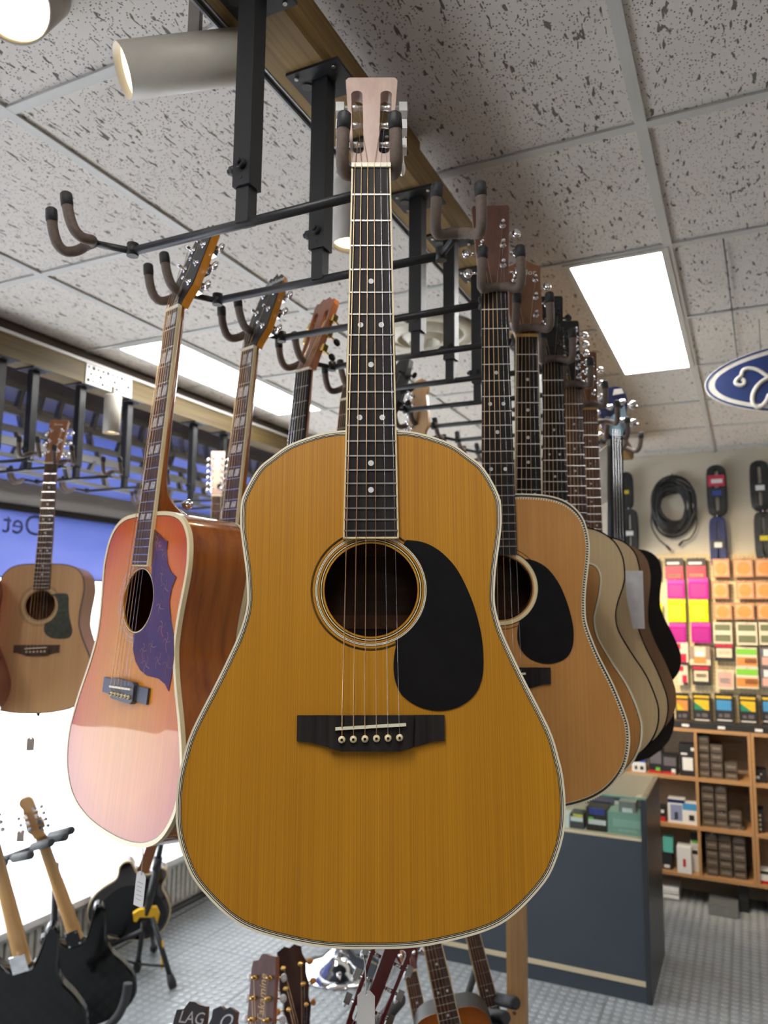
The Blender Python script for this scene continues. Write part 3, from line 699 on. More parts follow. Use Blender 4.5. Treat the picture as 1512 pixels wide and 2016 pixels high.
    G().prism(polys, -.0016, 0, TH).build('headstock_veneer', c.get('headm', HEADR), hd)
    if c.get('hbind'):
        ob = inset(polys[0], .0016); g = G()
        g.prism([inset(polys[0], -.0006)]+[ob], -.004, .0004, TH); g.build('headstock_binding', c['hbind'], hd)
    if c.get('logo'):
        s_, size, u_, v_, rot, mt, shr = c['logo']
        text_mesh('head_logo', s_, size, mt, hd, TH @ Matrix.Translation((u_, v_, .0003)) @ Matrix.Rotation(math.radians(rot), 4, 'Z'), .0003, shr)
    if c.get('trc'):
        tr = [(-.0085, .012), (.0085, .012), (.0065, .03), (0, .042), (-.0065, .03)]
        G().prism([tr], 0, .0015, TH).build('truss_rod_cover', c['trc'], hd)
    metal = c.get('tmetal', chrome); btn = c.get('tbtn')
    posts = []
    for s_ in (-1, 1):
        for (u_, v_) in H['post']:
            u_, v_ = u_*hs, v_*hs
            if slot:
                ue = .0285*hs + v_*.028
                o = link('tuning_machine', tuner_mesh('s', metal, True), t)
                o.matrix_local = TH @ Matrix.Translation((s_*ue, v_, -.007)) @ Matrix.Diagonal((s_, 1, 1, 1))
                posts.append((s_, TH @ Vector((s_*.0165, v_, -.004)), v_))
            else:
                o = link('tuning_machine', tuner_mesh('p', metal, False), t)
                hp_ = polys[0][:len(polys[0])//2]; edge = u_+.008
                for q in range(len(hp_)-1):
                    if hp_[q][1] <= v_ <= hp_[q+1][1]: f0 = (v_-hp_[q][1])/max(1e-6, hp_[q+1][1]-hp_[q][1]); edge = abs(hp_[q][0]+(hp_[q+1][0]-hp_[q][0])*f0)
                o.matrix_local = TH @ Matrix.Translation((s_*u_, v_, 0)) @ Matrix.Diagonal((s_*max(1, (edge-u_)/.013), 1, 1, 1))
                posts.append((s_, TH @ Vector((s_*u_, v_, .009)), v_))
            link('button', button_mesh(btn or metal, slot), o)
    # --- strings
    sb = c.get('spread', .0295); nst = 12 if c.get('head') == 'twelve' else 6
    for i in range(6):
        f_ = i/5; xn = -(nw-.0045)+f_*2*(nw-.0045); xs_ = -sb+f_*2*sb
        s_ = -1 if i < 3 else 1; pl_ = sorted([p for p in posts if p[0] == s_], key=lambda p: p[2])
        pp_ = pl_[i if i < 3 else 5-i] if nst == 6 else pl_[2*(i if i < 3 else 5-i)]
        r = (.00062, .00052, .00043, .00036, .00024, .0002)[i]*c.get('sr', 1)
        if c.get('nobody'): yb = yend; pts = [(xs_*.85, yb, .003)]
        else: ys = -sc-.0025; pts = [(xs_*1.01, ys-.011, ZT+.009), (xs_, ys+.0002, ZT+.0128)]
        pts = [pp_[1], (xn, .003, .0024)] + list(reversed(pts))
        mt = (bronze if i < 4 else steel) if not c.get('nylon') else (steel if i < 3 else white_bind)
        G().tube(pts, r, 5).build('string', mt, t)
        if nst == 12:
            pts2 = [pl_[2*(i if i < 3 else 5-i)+1][1]] + [(p[0]+.002, p[1], p[2]) for p in pts[1:]]
            G().tube(pts2, r*.6, 4).build('string', mt, t)
    return t
DOTS = [(5, 1), (7, 2), (9, 1), (12, 2), (15, 1), (17, 1)]
WHB = [(0, .0022, white_bind, .0006), (.0022, .0029, black_pl, .0002), (.0029, .0037, white_bind, .0003), (.0037, .0046, black_pl, .0002), (.0046, .0049, white_bind, .0002), (.0049, .0056, black_pl, .0002)]
IVB = [(0, .0035, ivory, .0006), (.0035, .0045, black_pl, .0002)]
ROS = [(.0505, .0525, SPRUCE), (.0525, .0535, black_pl), (.0535, .0545, ivory), (.0545, .0555, black_pl), (.0575, .0580, black_pl), (.0580, .0588, white_bind), (.0588, .0593, black_pl), (.0593, .0602, white_bind), (.0602, .0607, black_pl), (.0632, .0638, black_pl), (.0641, .0647, black_pl), (.0650, .0654, black_pl)]
ROSS = [(.0505, .0525, black_pl), (.055, .061, ivory), (.061, .0625, black_pl), (.067, .068, black_pl)]
def pgm_main():
    raw = [(0.0442, -0.4515), (0.0619, -0.4539), (0.0788, -0.4623), (0.0939, -0.4766), (0.1038, -0.4917), (0.1136, -0.5133), (0.12, -0.5331), (0.1247, -0.5544), (0.1264, -0.5739), (0.1257, -0.5949), (0.1206, -0.6109), (0.1115, -0.622), (0.0976, -0.6301), (0.0813, -0.633), (0.0651, -0.6311), (0.0504, -0.625), (0.039, -0.6156), (0.0332, -0.6037), (0.031, -0.5909), (0.0314, -0.5764), (0.0338, -0.5634)]
    raw = [(x+y*.0117, y) for x, y in raw]
    P = [(p[0], p[1]) for p in cr(raw, 3)]
    hy = -.5055; a1 = math.atan2(raw[-1][1]-hy, raw[-1][0]); a0 = math.atan2(raw[0][1]-hy, raw[0][0])
    return P+[(.0609*math.cos(a1+(a0-a1)*k/16), hy+.0609*math.sin(a1+(a0-a1)*k/16)) for k in range(17)]
def pg_std(hy, r=.061, sx=1, sy=1):
    raw = [(.040, .047), (.056, .044), (.074, .034), (.088, .018), (.100, -.004), (.110, -.034), (.116, -.066), (.114, -.094), (.104, -.112), (.086, -.121), (.066, -.122), (.046, -.115), (.032, -.102), (.026, -.086), (.026, -.07), (.029, -.054)]
    P = [(p[0]*sx, hy+p[1]*sy) for p in cr(raw, 3)]
    a1 = math.atan2(-.054, .029); a0 = math.atan2(.047, .040)
    return P+[(r*math.cos(a1+(a0-a1)*k/14), hy+r*math.sin(a1+(a0-a1)*k/14)) for k in range(15)]
main_cfg = dict(join=12, jo=.0035, nutw=.0470, endw=.0609, half=D12, yend=-.4505, holey=-.5055, top=SPRUCE, side=ROSE, bind=WHB, edge=.0056, ros=ROS, pg=pgm_main(), fbind=ivory,
    dots=DOTS, head='slot', headm=HEADP, headside=HEADP, depth=.118, tmetal=M('satin_nickel', (.9, .9, .9), .38, 1, .02), braces=1, brm=ebony, nutm=white_bind, hang=15)
guitar('acoustic_guitar', 'large amber spruce guitar with black teardrop pickguard and slotted headstock, nearest of all', gframe((-.3855, .7653, 2.2624), 25.44, 3.84, .67), main_cfg)
# ------------------------------------------------------------------ the right row on the pine beam
herr_m = M('black_purfling', (.02, .016, .012), .5)
def herring(t, c):
    yj = yf(.6452, c.get('join', 14)); half = c.get('half', D14)
    out = cr([(x, yj-dy) for dy, x in half], 4)[:-1] + list(reversed(cr([(-x, yj-dy) for dy, x in half], 4)))[:-1]
    out = inset([(p[0], p[1]) for p in out], .0042)
    s = 0; g = G(); k = len(out); nxt = .003
    for i in range(k):
        a = Vector(out[i]); b_ = Vector(out[(i+1) % k]); L = (b_-a).length
        if L < 1e-6: continue
        d = (b_-a)/L; nrm = Vector((-d.y, d.x))
        while nxt < s+L:
            p = a+d*(nxt-s); q = [p-d*.0009-nrm*.0016, p+d*.0009-nrm*.0016, p+d*.0013+nrm*.0016, p-d*.0005+nrm*.0016]
            g.add([(v.x, v.y, -.0054) for v in q], [(0, 1, 2, 3)]); nxt += .0042
        s += L
    o = g.build('herringbone_inlay', white_bind, t); o['kind'] = 'stuff'
HB = [(0, .0024, white_bind, .0006), (.0024, .006, herr_m, .0002), (.006, .0066, white_bind, .0003)]
P3 = at(973.5, 569.5, 1.305)
c3 = dict(top=SPR2, side=ROSE, bind=HB, edge=.0064, ros=ROSS, pg=pg_std(-.509), dots=DOTS, head='martin', headm=HEADR, nutm=M('amber_nut', (.62, .36, .10), .4), holey=-.509, yend=-.456, jo=-.004)
t = guitar('acoustic_guitar', 'amber guitar with herringbone edge and black pickguard, next behind the nearest guitar', gframe(P3, 22, .2, .6), c3, 'acoustic guitars hung on the right of the beam'); herring(t, c3)
grp = 'acoustic guitars hung on the right of the beam'
P4 = at(1037.8, 663, 1.49)
RB = [(0, .0035, white_bind, .0006), (.0035, .0045, black_pl, .0002)]
guitar('acoustic_guitar', 'amber cutaway guitar with white edge binding and brown flared headstock', gframe(P4, 22, .8, -.4),
       dict(half=AUD, cut=1, top=SPR2, side=MAHOG, bind=RB, edge=.0045, ros=ROSS, fbind=ivory, dots=[(3, 1), (5, 1), (7, 1), (9, 1), (12, 2), (15, 1)], head='taylor', headm=wood('mahogany_veneer', (.20, .085, .04), (.27, .125, .065), (100, 3, 100), .4, .2),
            logo=('Taylor', .018, 0, .150, 0, M('pearl_logo', (.75, .72, .66), .4), .1), nutm=M('amber_nut', (.62, .36, .10), .4), tmetal=chrome, depth=.11, trc=MAHOG, pg=pg_std(-.509, sx=.9, sy=.8)), grp)
def Rn(i, dx=0, dy=0, dz=0): return Vector((-.362+dx, 1.205+DY*(i-3)+dy, 2.268+dz))
KB = [(0, .003, black_pl, .0006), (.003, .0036, ivory, .0002)]
guitar('acoustic_guitar', 'pale spruce guitar with thin black edge and tall black headstock', gframe(Rn(5, -.002, .0, .002), 22, 1, 0), dict(half=AUD, top=SPR3, side=MAHOG, bind=KB, edge=.0036, ros=ROSS, head='martin', headm=BLKS, headside=BLKS, neckm=MAHOG, fbm=ebony, dots=[(5, 1), (7, 2), (9, 1), (12, 2)], dotr=.0025, nutm=black_pl, tmetal=black_metal), grp)
guitar('acoustic_guitar', 'pale spruce twelve string guitar with a white paper hanging on its front', gframe(Rn(6), 22, 1, 0), dict(half=D14, top=SPR3, side=MAHOG, bind=KB, edge=.0036, ros=ROSS, head='twelve', hs=.85, headm=BLKS, headside=BLKS, fbm=rosewood, dots=[(3, 1), (5, 1), (7, 1), (9, 1), (12, 2)], dotr=.0026, nutm=black_pl), grp)
guitar('acoustic_guitar', 'plain brown satin mahogany guitar near the end of the right row', gframe(Rn(7), 22, 1, 0), dict(half=D14, top=BROWN, side=BROWN, ros=ROSS, head='martin', headm=MAHOG, fbm=wood('red_fretboard', (.10, .035, .018), (.15, .06, .03), (150, 4, 150), .5, 0), dots=[(3, 1), (5, 1), (7, 1), (9, 1), (12, 2)], dotr=.0022, nutm=M('amber_nut', (.62, .36, .10), .4)), grp)
guitar('acoustic_guitar', 'black acoustic guitar behind the brown satin guitar', gframe(Rn(10, -.026, 0, .03), 22, 1, 0), dict(half=[(dy*.93, x*.97) for dy, x in D14], top=BLK, side=BLK, ros=ROSS, head='martin', headm=BLKS, headside=BLKS, dots=[(5, 1), (7, 1), (9, 1), (12, 2)], dotr=.0022), grp)
# white paper on the twelve-string
T6 = gframe(Rn(6), 22, 1, 0)
pap = G().prism([[(.112, -.44), (.152, -.44), (.152, -.575), (.125, -.575), (.112, -.50)]], -.0053, -.0048).build('paper_sheet', M('white_paper', (.74, .74, .76), .8)); pap.matrix_world = T6
tag(pap, 'white paper sheet stuck on the pale twelve string guitar', 'paper')
# navy electric at the end of the row
navy = M('navy_lacquer', (.012, .017, .075), .2, 0, .1, coat=1); sky = M('pale_blue_sticker', (.30, .45, .55), .4); lux = M('white_plastic', (.70, .68, .62), .35)
P9 = Rn(9, .012, -.02, 0); T9 = gframe(P9, 34, 1, -1)
t = thing('electric_guitar', 'navy and white electric bass hanging at the far end of the right row', 'electric guitar', T9)
G().prism([[(-.02, 0), (.02, 0), (.03, -.62), (-.03, -.62)]], -.022, 0).build('neck', BLKS, t)
hd = G().prism([[(p[0], p[1]) for p in cr([(-.022, 0), (-.036, .03), (-.05, .08), (-.045, .14), (-.02, .165), (.02, .168), (.04, .13), (.036, .08), (.045, .04), (.022, 0)], 3)]], -.016, 0).build('headstock', navy, t)
G().prism([[(-.04, .05), (.03, .11), (.038, .06), (.02, .01), (-.02, .01)]], 0, .001).build('sticker', sky, hd)
G().prism([[(-.01, .14), (.028, .15), (.02, .165), (-.005, .16)]], 0, .002).build('tip_plate', lux, hd)
for s_, v_ in ((-1, .05), (-1, .1), (1, .06), (1, .12)):
    o = link('tuning_machine', tuner_mesh('p', chrome, False), t); o.matrix_local = Matrix.Translation((s_*.022, v_, 0)) @ Matrix.Diagonal((s_*1.9, 1.6, 1.2, 1)); link('button', button_mesh(chrome, False), o)
G().prism([[(p[0], p[1]) for p in cr([(-.03, -.55), (-.11, -.46), (-.13, -.52), (-.12, -.62), (-.135, -.75), (-.16, -.86), (-.10, -.96), (.05, -.98), (.15, -.92), (.17, -.82), (.13, -.70), (.12, -.60), (.09, -.56), (.03, -.58)], 3)]], -.045, -.004).build('body', BLK, t)
G().prism([[(-.10, .02-.10), (-.025, -.02), (-.028, -.20), (-.09, -.24), (-.115, -.16)]], -.03, -.012).build('scroll_guard', lux, t)
for k in range(4): G().tube([(-.012+k*.008, .03, .002), (-.016+k*.011, -.86, .004)], .0008, 5).build('string', steel, t)
# ------------------------------------------------------------------ the left row on the pine beam
lgrp = 'guitars hung on the left of the beam'
PL = Vector((-.862, .9663, 2.2366))
EPB = burst('cherry_sunburst', (.62, .24, .012), (.58, .15, .010), (.42, .045, .008), 0, -.60, (.27, .33), .0006)
EPS = wood('orange_mahogany', (.20, .045, .006), (.40, .12, .012), (40, 3, 60), .2, 1, None, 0, 0, 0, .02)
pge = [(0.0308, -0.3752), (0.056, -0.3859), (0.074, -0.3952), (0.0836, -0.3968), (0.0844, -0.4118), (0.0928, -0.4326), (0.108, -0.4456), (0.1244, -0.4525), (0.1143, -0.4702), (0.1124, -0.4905), (0.1223, -0.5129), (0.1378, -0.5401), (0.1459, -0.5673), (0.1461, -0.5949), (0.1427, -0.6195), (0.13, -0.6107), (0.108, -0.605), (0.0714, -0.605), (0.0476, -0.599), (0.0282, -0.5878), (0.0148, -0.5711), (0.009, -0.5475)]
pge = [(x-.008, y) for x, y in pge]
hyE = -.492
pge += [(.0535*math.cos(a), hyE+.0535*math.sin(a)) for a in [math.radians(-84+k*10) for k in range(14)]]
def tortoise():
    m, nt, b = _new('dark_red_tortoise'); n = noise(nt, 30, None, 4, .6); r = ramp(nt, n.outputs[0], [(.35, (.035, .006, .010)), (.58, (.07, .012, .016)), (.72, (.16, .035, .03))])
    nt.links.new(r.outputs[0], b.inputs['Base Color']); b.inputs['Roughness'].default_value = .15; b.inputs['Coat Weight'].default_value = .6; return m
TORT = tortoise()
BLKD = [(1, 1), (3, 1), (5, 1), (7, 1), (9, 1), (12, 1), (15, 1)]
epi = dict(scale=.628, half=D14, top=EPB, side=EPS, bind=[(0, .0065, ivory, .0006), (.0065, .0075, black_pl, .0002)], edge=.0075, ros=[(.0508, .0525, ivory), (.0525, .0535, black_pl), (.06, .0615, pearl_dim), (.067, .068, pearl_dim)],
    pg=pge, pgm=TORT, fbm=rosewood, fbind=ivory, dots=BLKD, block=1, head='epi', headm=BLKS, headside=wood('orange_maple_edge', (.52, .19, .012), (.62, .25, .02), (50, 3, 50), .25, .8), neckm=EPS, hbind=None, bridge='square', brm=M('dark_grey_bridge', (.05, .052, .06), .3), bw=.078, holey=hyE, yend=-.437,
    strapbtn=1, depth=.108, trc=black_pl, logo=('Epiphone', .017, .002, .155, 0, pearl, .35), hang=15)
tE = guitar('acoustic_guitar', 'glossy cherry sunburst guitar with engraved dark red pickguard, facing the window', gframe(PL, -20.5, 3.8, -2.3), epi, lgrp)
g = G(); rnd = random.Random(3)
for k, (x0, y0) in enumerate(((.05, -.40), (.075, -.42), (.08, -.45), (.095, -.47), (.085, -.50), (.10, -.53), (.12, -.55), (.075, -.56), (.05, -.57), (.10, -.58), (.13, -.585), (.065, -.59))):
    a0 = rnd.uniform(0, 6.28)
    for m in range(4):
        a = a0+m*1.5; L = rnd.uniform(.008, .016)
        g.tube(cr([(x0-.008, y0, -.0047), (x0-.008+L*.5*math.cos(a), y0+L*.5*math.sin(a)+.002, -.0047), (x0-.008+L*math.cos(a+.5), y0+L*math.sin(a+.5), -.0047)], 3), .00035, 4)
g.build('engraving', M('silver_engraving', (.20, .13, .15), .4), tE)
e2 = dict(epi); e2.update(pg=None, top=burst('honey_sunburst', (.60, .25, .02), (.55, .16, .012), (.30, .05, .008), 0, -.60, (.27, .33)))
guitar('acoustic_guitar', 'second orange sided guitar with black headstock and parallelogram inlays, behind the sunburst one', gframe(PL+Vector((.008, DY, -.006)), -20.5, 3.8, -2.3), e2, lgrp)
guitar('classical_guitar', 'slotted headstock guitar with gold tuners and black buttons on the left row', gframe(PL+Vector((.004, DY*2, .012)), -20.5, 3.6, -2.0), dict(scale=.65, join=12, nf=19, nutw=.05, endw=.061, half=CLS, top=SPR2, side=ROSE, head='crown', headm=wood('red_brown_veneer', (.16, .055, .03), (.26, .10, .05), (100, 3, 100), .3, .5), tmetal=gold, tbtn=black_pl, fbm=ebony, dots=[], nylon=1, sr=1.4, ros=ROSS, bridge='square', pins=0, neckm=wood('cedar_neck', (.36, .12, .04), (.46, .17, .06), (60, 2, 60), .3, .5), headside=wood('cedar_neck', (.36, .12, .04), (.46, .17, .06), (60, 2, 60), .3, .5)), lgrp)
guitar('acoustic_guitar', 'dark headed guitar on the left row half hidden by the nearest neck', gframe(PL+Vector((.0, DY*3, .0)), -20.5, 3.8, -2.0), dict(half=D14, top=SPR3, side=MAHOG, ros=ROSS, head='martin', headm=BLKS, headside=BLKS, dots=DOTS), lgrp)
guitar('acoustic_guitar', 'black headed guitar with black tuner buttons, just right of the nearest neck', gframe(PL+Vector((.006, DY*4, .0)), -20.5, 3.8, -2.0), dict(half=D14, top=SPR3, side=MAHOG, ros=ROSS, head='taka', headm=BLKS, headside=BLKS, tmetal=black_metal, tbtn=black_pl, dots=DOTS), lgrp)
# maple electric head
def electric(name, label, T, bodym, neckm, mirror=1, plate=True, head='strat', group=None, outline=None, btn=chrome, guard=None, knobs=False):
    """solid-body electric; local frame as guitar(); z+ is the front"""
    t = thing(name, label, 'electric guitar', T, group)
    sc = .648; yb = yf(sc, 21); s = mirror
    secs = [(.0, .021, .02), (-.2, .0235, .022), (-.40, .0275, .0235), (-.475, .028, .026)]
    n = 10; vs = []
    for y, hw, dp in secs:
        for j in range(n+1):
            a = math.pi*j/n; vs.append((-hw*math.cos(a), y, -.005-(dp-.005)*math.sin(a)))
    fs = [(i*(n+1)+j, i*(n+1)+j+1, (i+1)*(n+1)+j+1, (i+1)*(n+1)+j) for i in range(len(secs)-1) for j in range(n)]
    fs += [tuple(range(n+1)), tuple((len(secs)-1)*(n+1)+j for j in reversed(range(n+1)))] + [((i+1)*(n+1), (i+1)*(n+1)+n, i*(n+1)+n, i*(n+1)) for i in range(len(secs)-1)]
    G().add(vs, fs, True).build('neck', neckm, t)
    G().prism([[(-.021, 0), (.021, 0), (.028, yb), (-.028, yb)]], -.005, 0).build('fretboard', neckm if head == 'strat' else rosewood, t)
    for i in range(1, 22): y = yf(sc, i); w_ = .021+.007*y/yb; ubox('fret', nickel, t, -w_, w_, y-.001, y+.001, 0, .001)
    ubox('nut', white_bind, t, -.021, .021, 0, .004, -.005, .002)
    ho = [(-.021, 0), (-.023, .02), (-.030, .035), (-.033, .05), (-.028, .09), (-.024, .13), (-.022, .158), (-.008, .176), (.012, .178), (.026, .168), (.030, .15), (.024, .132), (.026, .12), (.034, .06), (.034, .035), (.024, .02), (.021, 0)]
    hp = [(p[0]*s, p[1]) for p in cr(ho, 3)]
    TH = Matrix.Translation((0, .003, -.006))
    hd = G().prism([hp], -.0135, 0, TH).build('headstock', neckm, t)
    tun = [(-.020+.0 , .035+k*.0235) for k in range(6)] if head == 'strat' else [(-.018, .04+k*.028) for k in range(4)]+[(.02, .05+k*.028) for k in range(3)]
    for u_, v_ in tun:
        sd = -1 if u_ < 0 else 1
        o = link('tuning_machine', tuner_mesh('p', chrome, False), t); o.matrix_local = TH @ Matrix.Translation((u_*s, v_, 0)) @ Matrix.Diagonal((sd*s, 1, 1, 1)); link('button', button_mesh(btn, False), o)
    for k in range(6):
        u_, v_ = tun[k % len(tun)]
        G().tube([(u_*s, v_, .004), (-.0165+k*.0066, .002, .0025), (-.026+k*.0104, -sc, .010)], .0003, 4).build('string', steel, t)
    bo = outline or [(.028, -.47), (.06, -.425), (.085, -.40), (.112, -.395), (.118, -.42), (.105, -.47), (.10, -.52), (.112, -.58), (.14, -.64), (.158, -.70), (.15, -.77), (.11, -.825), (.04, -.85), (-.04, -.852), (-.11, -.83), (-.158, -.78), (-.168, -.71), (-.145, -.63), (-.118, -.57), (-.112, -.51), (-.13, -.44), (-.142, -.375), (-.13, -.345), (-.108, -.35), (-.085, -.40), (-.055, -.45), (-.028, -.475)]
    bp = [(p[0]*s, p[1]) for p in cr(bo, 3, True)]
    g = G(); i1 = inset(bp, .006)
    g.prism([bp], -.042, -.012); g.strip([(x, y, -.012) for x, y in bp], [(x, y, -.004) for x, y in i1], True) if True else None
    g.prism([i1], -.0041, -.004); g.strip([(x, y, -.050) for x, y in i1], [(x, y, -.042) for x, y in bp], True); g.prism([i1], -.0505, -.050)
    g.build('body', bodym, t)
    if guard: G().prism([[(p[0]*s, p[1]) for p in cr([(.02, -.50), (.09, -.47), (.088, -.53), (.10, -.60), (.12, -.68), (.08, -.74), (-.02, -.70), (-.08, -.66), (-.085, -.55), (-.10, -.45), (-.03, -.50)], 3, True)]], -.004, -.0025).build('pickguard', guard, t)
    for y in (-.50, -.56, -.615): ubox('pickup', black_pl, t, -.035, .035, y-.01, y+.01, -.004, .002)
    ubox('bridge', chrome, t, -.04, .04, -.665, -.635, -.004, .006)
    if plate:
        ubox('neck_plate', chrome if plate == 'chrome' else black_metal, t, -.026, .026, -.475, -.41, -.054, -.050)
        for a, b_ in ((-.02, -.468), (.02, -.468), (-.02, -.417), (.02, -.417)): udisc('neck_screw', chrome, t, (a, b_, -.0545), .004, .002)
    return t
electric('electric_guitar', 'maple headed electric guitar far along the left row beyond the nearest neck', gframe(PL+Vector((.012, DY*5, -.012)), -8, 2, 0), M('cream_lacquer', (.66, .55, .34), .2, coat=.8), MAPLE, group=lgrp, guard=white_p)
guitar('classical_guitar', 'orange brown slotted headstock guitar at the far end of the left row', gframe(PL+Vector((.05, DY*8, -.005)), 12, 2, 0), dict(scale=.65, join=12, nf=19, nutw=.05, endw=.061, half=CLS, hs=1.1, top=SPR2, side=MAHOG, head='crown', headm=wood('orange_cedar_veneer', (.42, .13, .025), (.52, .18, .04), (80, 3, 80), .3, .5), headside=MAHOG, nylon=1, dots=[], pins=0, bridge='square', tbtn=white_bind), lgrp)
# ------------------------------------------------------------------ guitars by the window
wgrp = 'guitars hung by the window'
PGW = [(p[0], p[1]) for p in cr([(.028, -.470), (.05, -.462), (.085, -.462), (.095, -.475), (.097, -.505), (.103, -.545), (.115, -.585), (.11, -.61), (.09, -.617), (.05, -.615), (.025, -.60), (.018, -.58), (.022, -.563)], 3)]
PGW += [(.061*math.cos(a), -.509+.061*math.sin(a)) for a in [math.radians(-66+k*12) for k in range(10)]]
guitar('acoustic_guitar', 'natural satin guitar with dark green pickguard hanging in front of the window', gframe((-2.2258, 1.9058, 2.2333), 27, 3.8, .7),
       dict(half=D14, top=SPR4, side=MAHOG, bind=[(0, .003, M('brown_binding', (.06, .035, .02), .4), .0005)], edge=.003, ros=[(.0525, .0535, black_pl), (.058, .064, wood('abalone_ring', (.42, .32, .16), (.5, .4, .22), (80, 80, 80), .4, 0)), (.066, .067, black_pl), (.071, .072, black_pl)], pg=PGW,
            pgm=M('dark_green_pickguard', (.045, .050, .038), .3, 0, .4, 60), fbm=rosewood, brm=rosewood, head='martin', headm=wood('orange_mahogany_veneer', (.30, .11, .04), (.38, .15, .06), (90, 3, 90), .4, .1), dots=[(3, 1), (5, 1), (7, 2), (9, 1), (12, 2), (15, 1), (17, 1)], neckm=MAHOG, logo=('Ibanez', .012, 0, .158, 0, white_bind, .1)), wgrp)
guitar('acoustic_guitar', 'dark red guitar cut off by the left edge of the picture', gframe(at(-90, 905, 2.55), 30, 3.8, .5), dict(half=D14, top=M('wine_lacquer', (.12, .008, .012), .2, coat=.8), side=M('wine_lacquer', (.12, .008, .012), .2), ros=ROSS, dots=DOTS), wgrp)
guitar('acoustic_guitar', 'twelve string guitar with chrome tuners on the window side between the two orange guitars', gframe(onx(426, 977, -2.2), 34, 3, 1), dict(half=D14, top=SPR4, side=MAHOG, ros=ROSS, head='twelve', headm=wood('tan_veneer', (.36, .22, .15), (.44, .28, .20), (90, 3, 90), .4, .1), fbm=rosewood, fbind=ivory, dots=DOTS, logo=('Guild', .018, 0, .217, 0, M('yellow_logo', (.75, .55, .08), .5), .2)), wgrp)
# ------------------------------------------------------------------ floor-standing things on the left
def price_tag(label, P, w_, h_, az, top=None, mat=None, rot=0, lines=True):
    """P = top centre of the tag; top = where the thread is tied"""
    T = Matrix.Translation(P) @ Matrix.Rotation(math.radians(az), 4, 'Z') @ Matrix.Rotation(math.pi/2, 4, 'X') @ Matrix.Rotation(math.radians(rot), 4, 'Z')
    t = thing('price_tag', label, 'tag', T)
    k = w_*.28
    G().prism([[(-w_/2, -h_), (w_/2, -h_), (w_/2, -k), (w_/2-k, 0), (-w_/2+k, 0), (-w_/2, -k)], circ(0, -k*.7, w_*.07, 8)], -.0003, .0003).build('card', mat or paper, t)
    ink = M('pencil_ink', (.30, .30, .33), .9)
    if lines:
        for i in range(5): ubox('writing', ink, t, -w_*.32+.04*w_*(i % 2), w_*.30-.06*w_*(i % 3), -h_*(.32+.12*i)-.0004, -h_*(.32+.12*i)+.0004, .0003, .0005)
    if top is not None:
        q = T.inverted() @ Vector(top)
        G().tube([(0, -k*.7, .0004), (q.x*.5+.001, q.y*.5, q.z*.5), tuple(q)], .0006, 5).build('thread', M('white_thread', (.75, .75, .75), .8), t)
    return t
price_tag('white price tag hanging below the cherry sunburst guitar', at(279, 1716, 1.22), .0215, .054, -5, at(282, 1650, 1.22), rot=-5)
price_tag('white price tag hanging below the nearest guitar', at(721, 1950, .80), .0185, .036, 20, at(713, 1856, .80), rot=0, lines=False)
kraft = M('grey_card', (.38, .33, .29), .8)
lt = gframe((-2.2258, 1.9058, 2.2333), 27, 3.8, .7) @ Vector((0, -.866, -.012))
price_tag('small brown tag hanging under the natural guitar by the window', lt+Vector((0, 0, -.075)), .026, .046, 40, lt, kraft, lines=False)
price_tag('small brown tag hanging beside the maple electric headstock', at(41, 1634, 2.9), .028, .044, 40, at(46, 1600, 2.95), kraft, lines=False)
# two electrics seen from behind
TE = gframe((-2.263, 1.862, .949), 225, 15, 0)
def epose(nut, heel, az, tau):
    # nearest pose whose nut and neck heel fall on the measured points
    best = None; d = 2.0
    for i in range(160):
        d = 2.0+.012*i; P = at(*nut, d)
        for j in range(-50, 51):
            T = gframe(P, az, tau, j); q = T @ Vector((0, -.44, -.02)) - CAMP
            zc = q.dot(_f); e = (CXP+FPX*q.dot(_r)/zc-heel[0])**2+(CYP-FPX*q.dot(_u)/zc-heel[1])**2
            if best is None or e < best[0]: best = (e, T)
    return best[1]
TE1 = epose((80, 1645), (143, 1838), 222, 14)
electric('electric_guitar', 'black electric guitar with a maple neck seen from behind, right one of the rack', TE1, BLK, MAPLE, head='seven', plate='black', group='black electric guitars on the left rack')
TE2 = epose((-14, 1655), (40, 1885), 222, 14)
electric('electric_guitar', 'black electric guitar at the left edge seen from behind with chrome neck plate', TE2, BLK, MAPLE, head='seven', plate='chrome', group='black electric guitars on the left rack')
rk = thing('guitar_rack', 'black guitar rack with foam arms holding the two black electric guitars', 'guitar rack', onz(60, 2190, 0))
ro = rk.location
def rp(x, y, d): return at(x, y, d)-ro
foamk = M('grey_black_foam', (.035, .037, .042), .7, 0, .15, 120)
D1 = (TE1.translation-CAMP).dot(_f)+.0
G().tube([rp(-30, 1705, D1-.02), rp(60, 1672, D1), rp(120, 1648, D1+.06)], .013, 10).build('top_rail', black_metal, rk)
for x0, y0, x1, y1, dd in ((28, 1690, 62, 1683, -.05), (66, 1667, 102, 1658, -.04), (97, 1653, 130, 1647, .02), (100, 1645, 143, 1634, .10), (-20, 1705, 10, 1698, -.06)):
    a = rp(x0, y0, D1+dd); b_ = rp(x1, y1, D1+dd-.10); G().tube([a, b_-(b_-a)*.06, b_], [.0165, .0165, .012], 12).build('foam_arm', foamk, rk)
G().tube([rp(110, 1700, D1+.2), rp(98, 2100, D1+.25)], .014, 8).build('upright', black_metal, rk)
G().tube(cr([rp(252, 1935, D1-.05), rp(244, 1975, D1-.07), rp(222, 2012, D1-.1), rp(150, 2075, D1-.15)], 5), .017, 10).build('foam_cradle', foamk, rk)
for s_ in (0, 1): G().tube([rp(98+60*s_, 2100, D1+.25-.4*s_), Vector((.1+.3*s_, .2-.3*s_, .015))], .012, 8).build('foot', black_metal, rk)
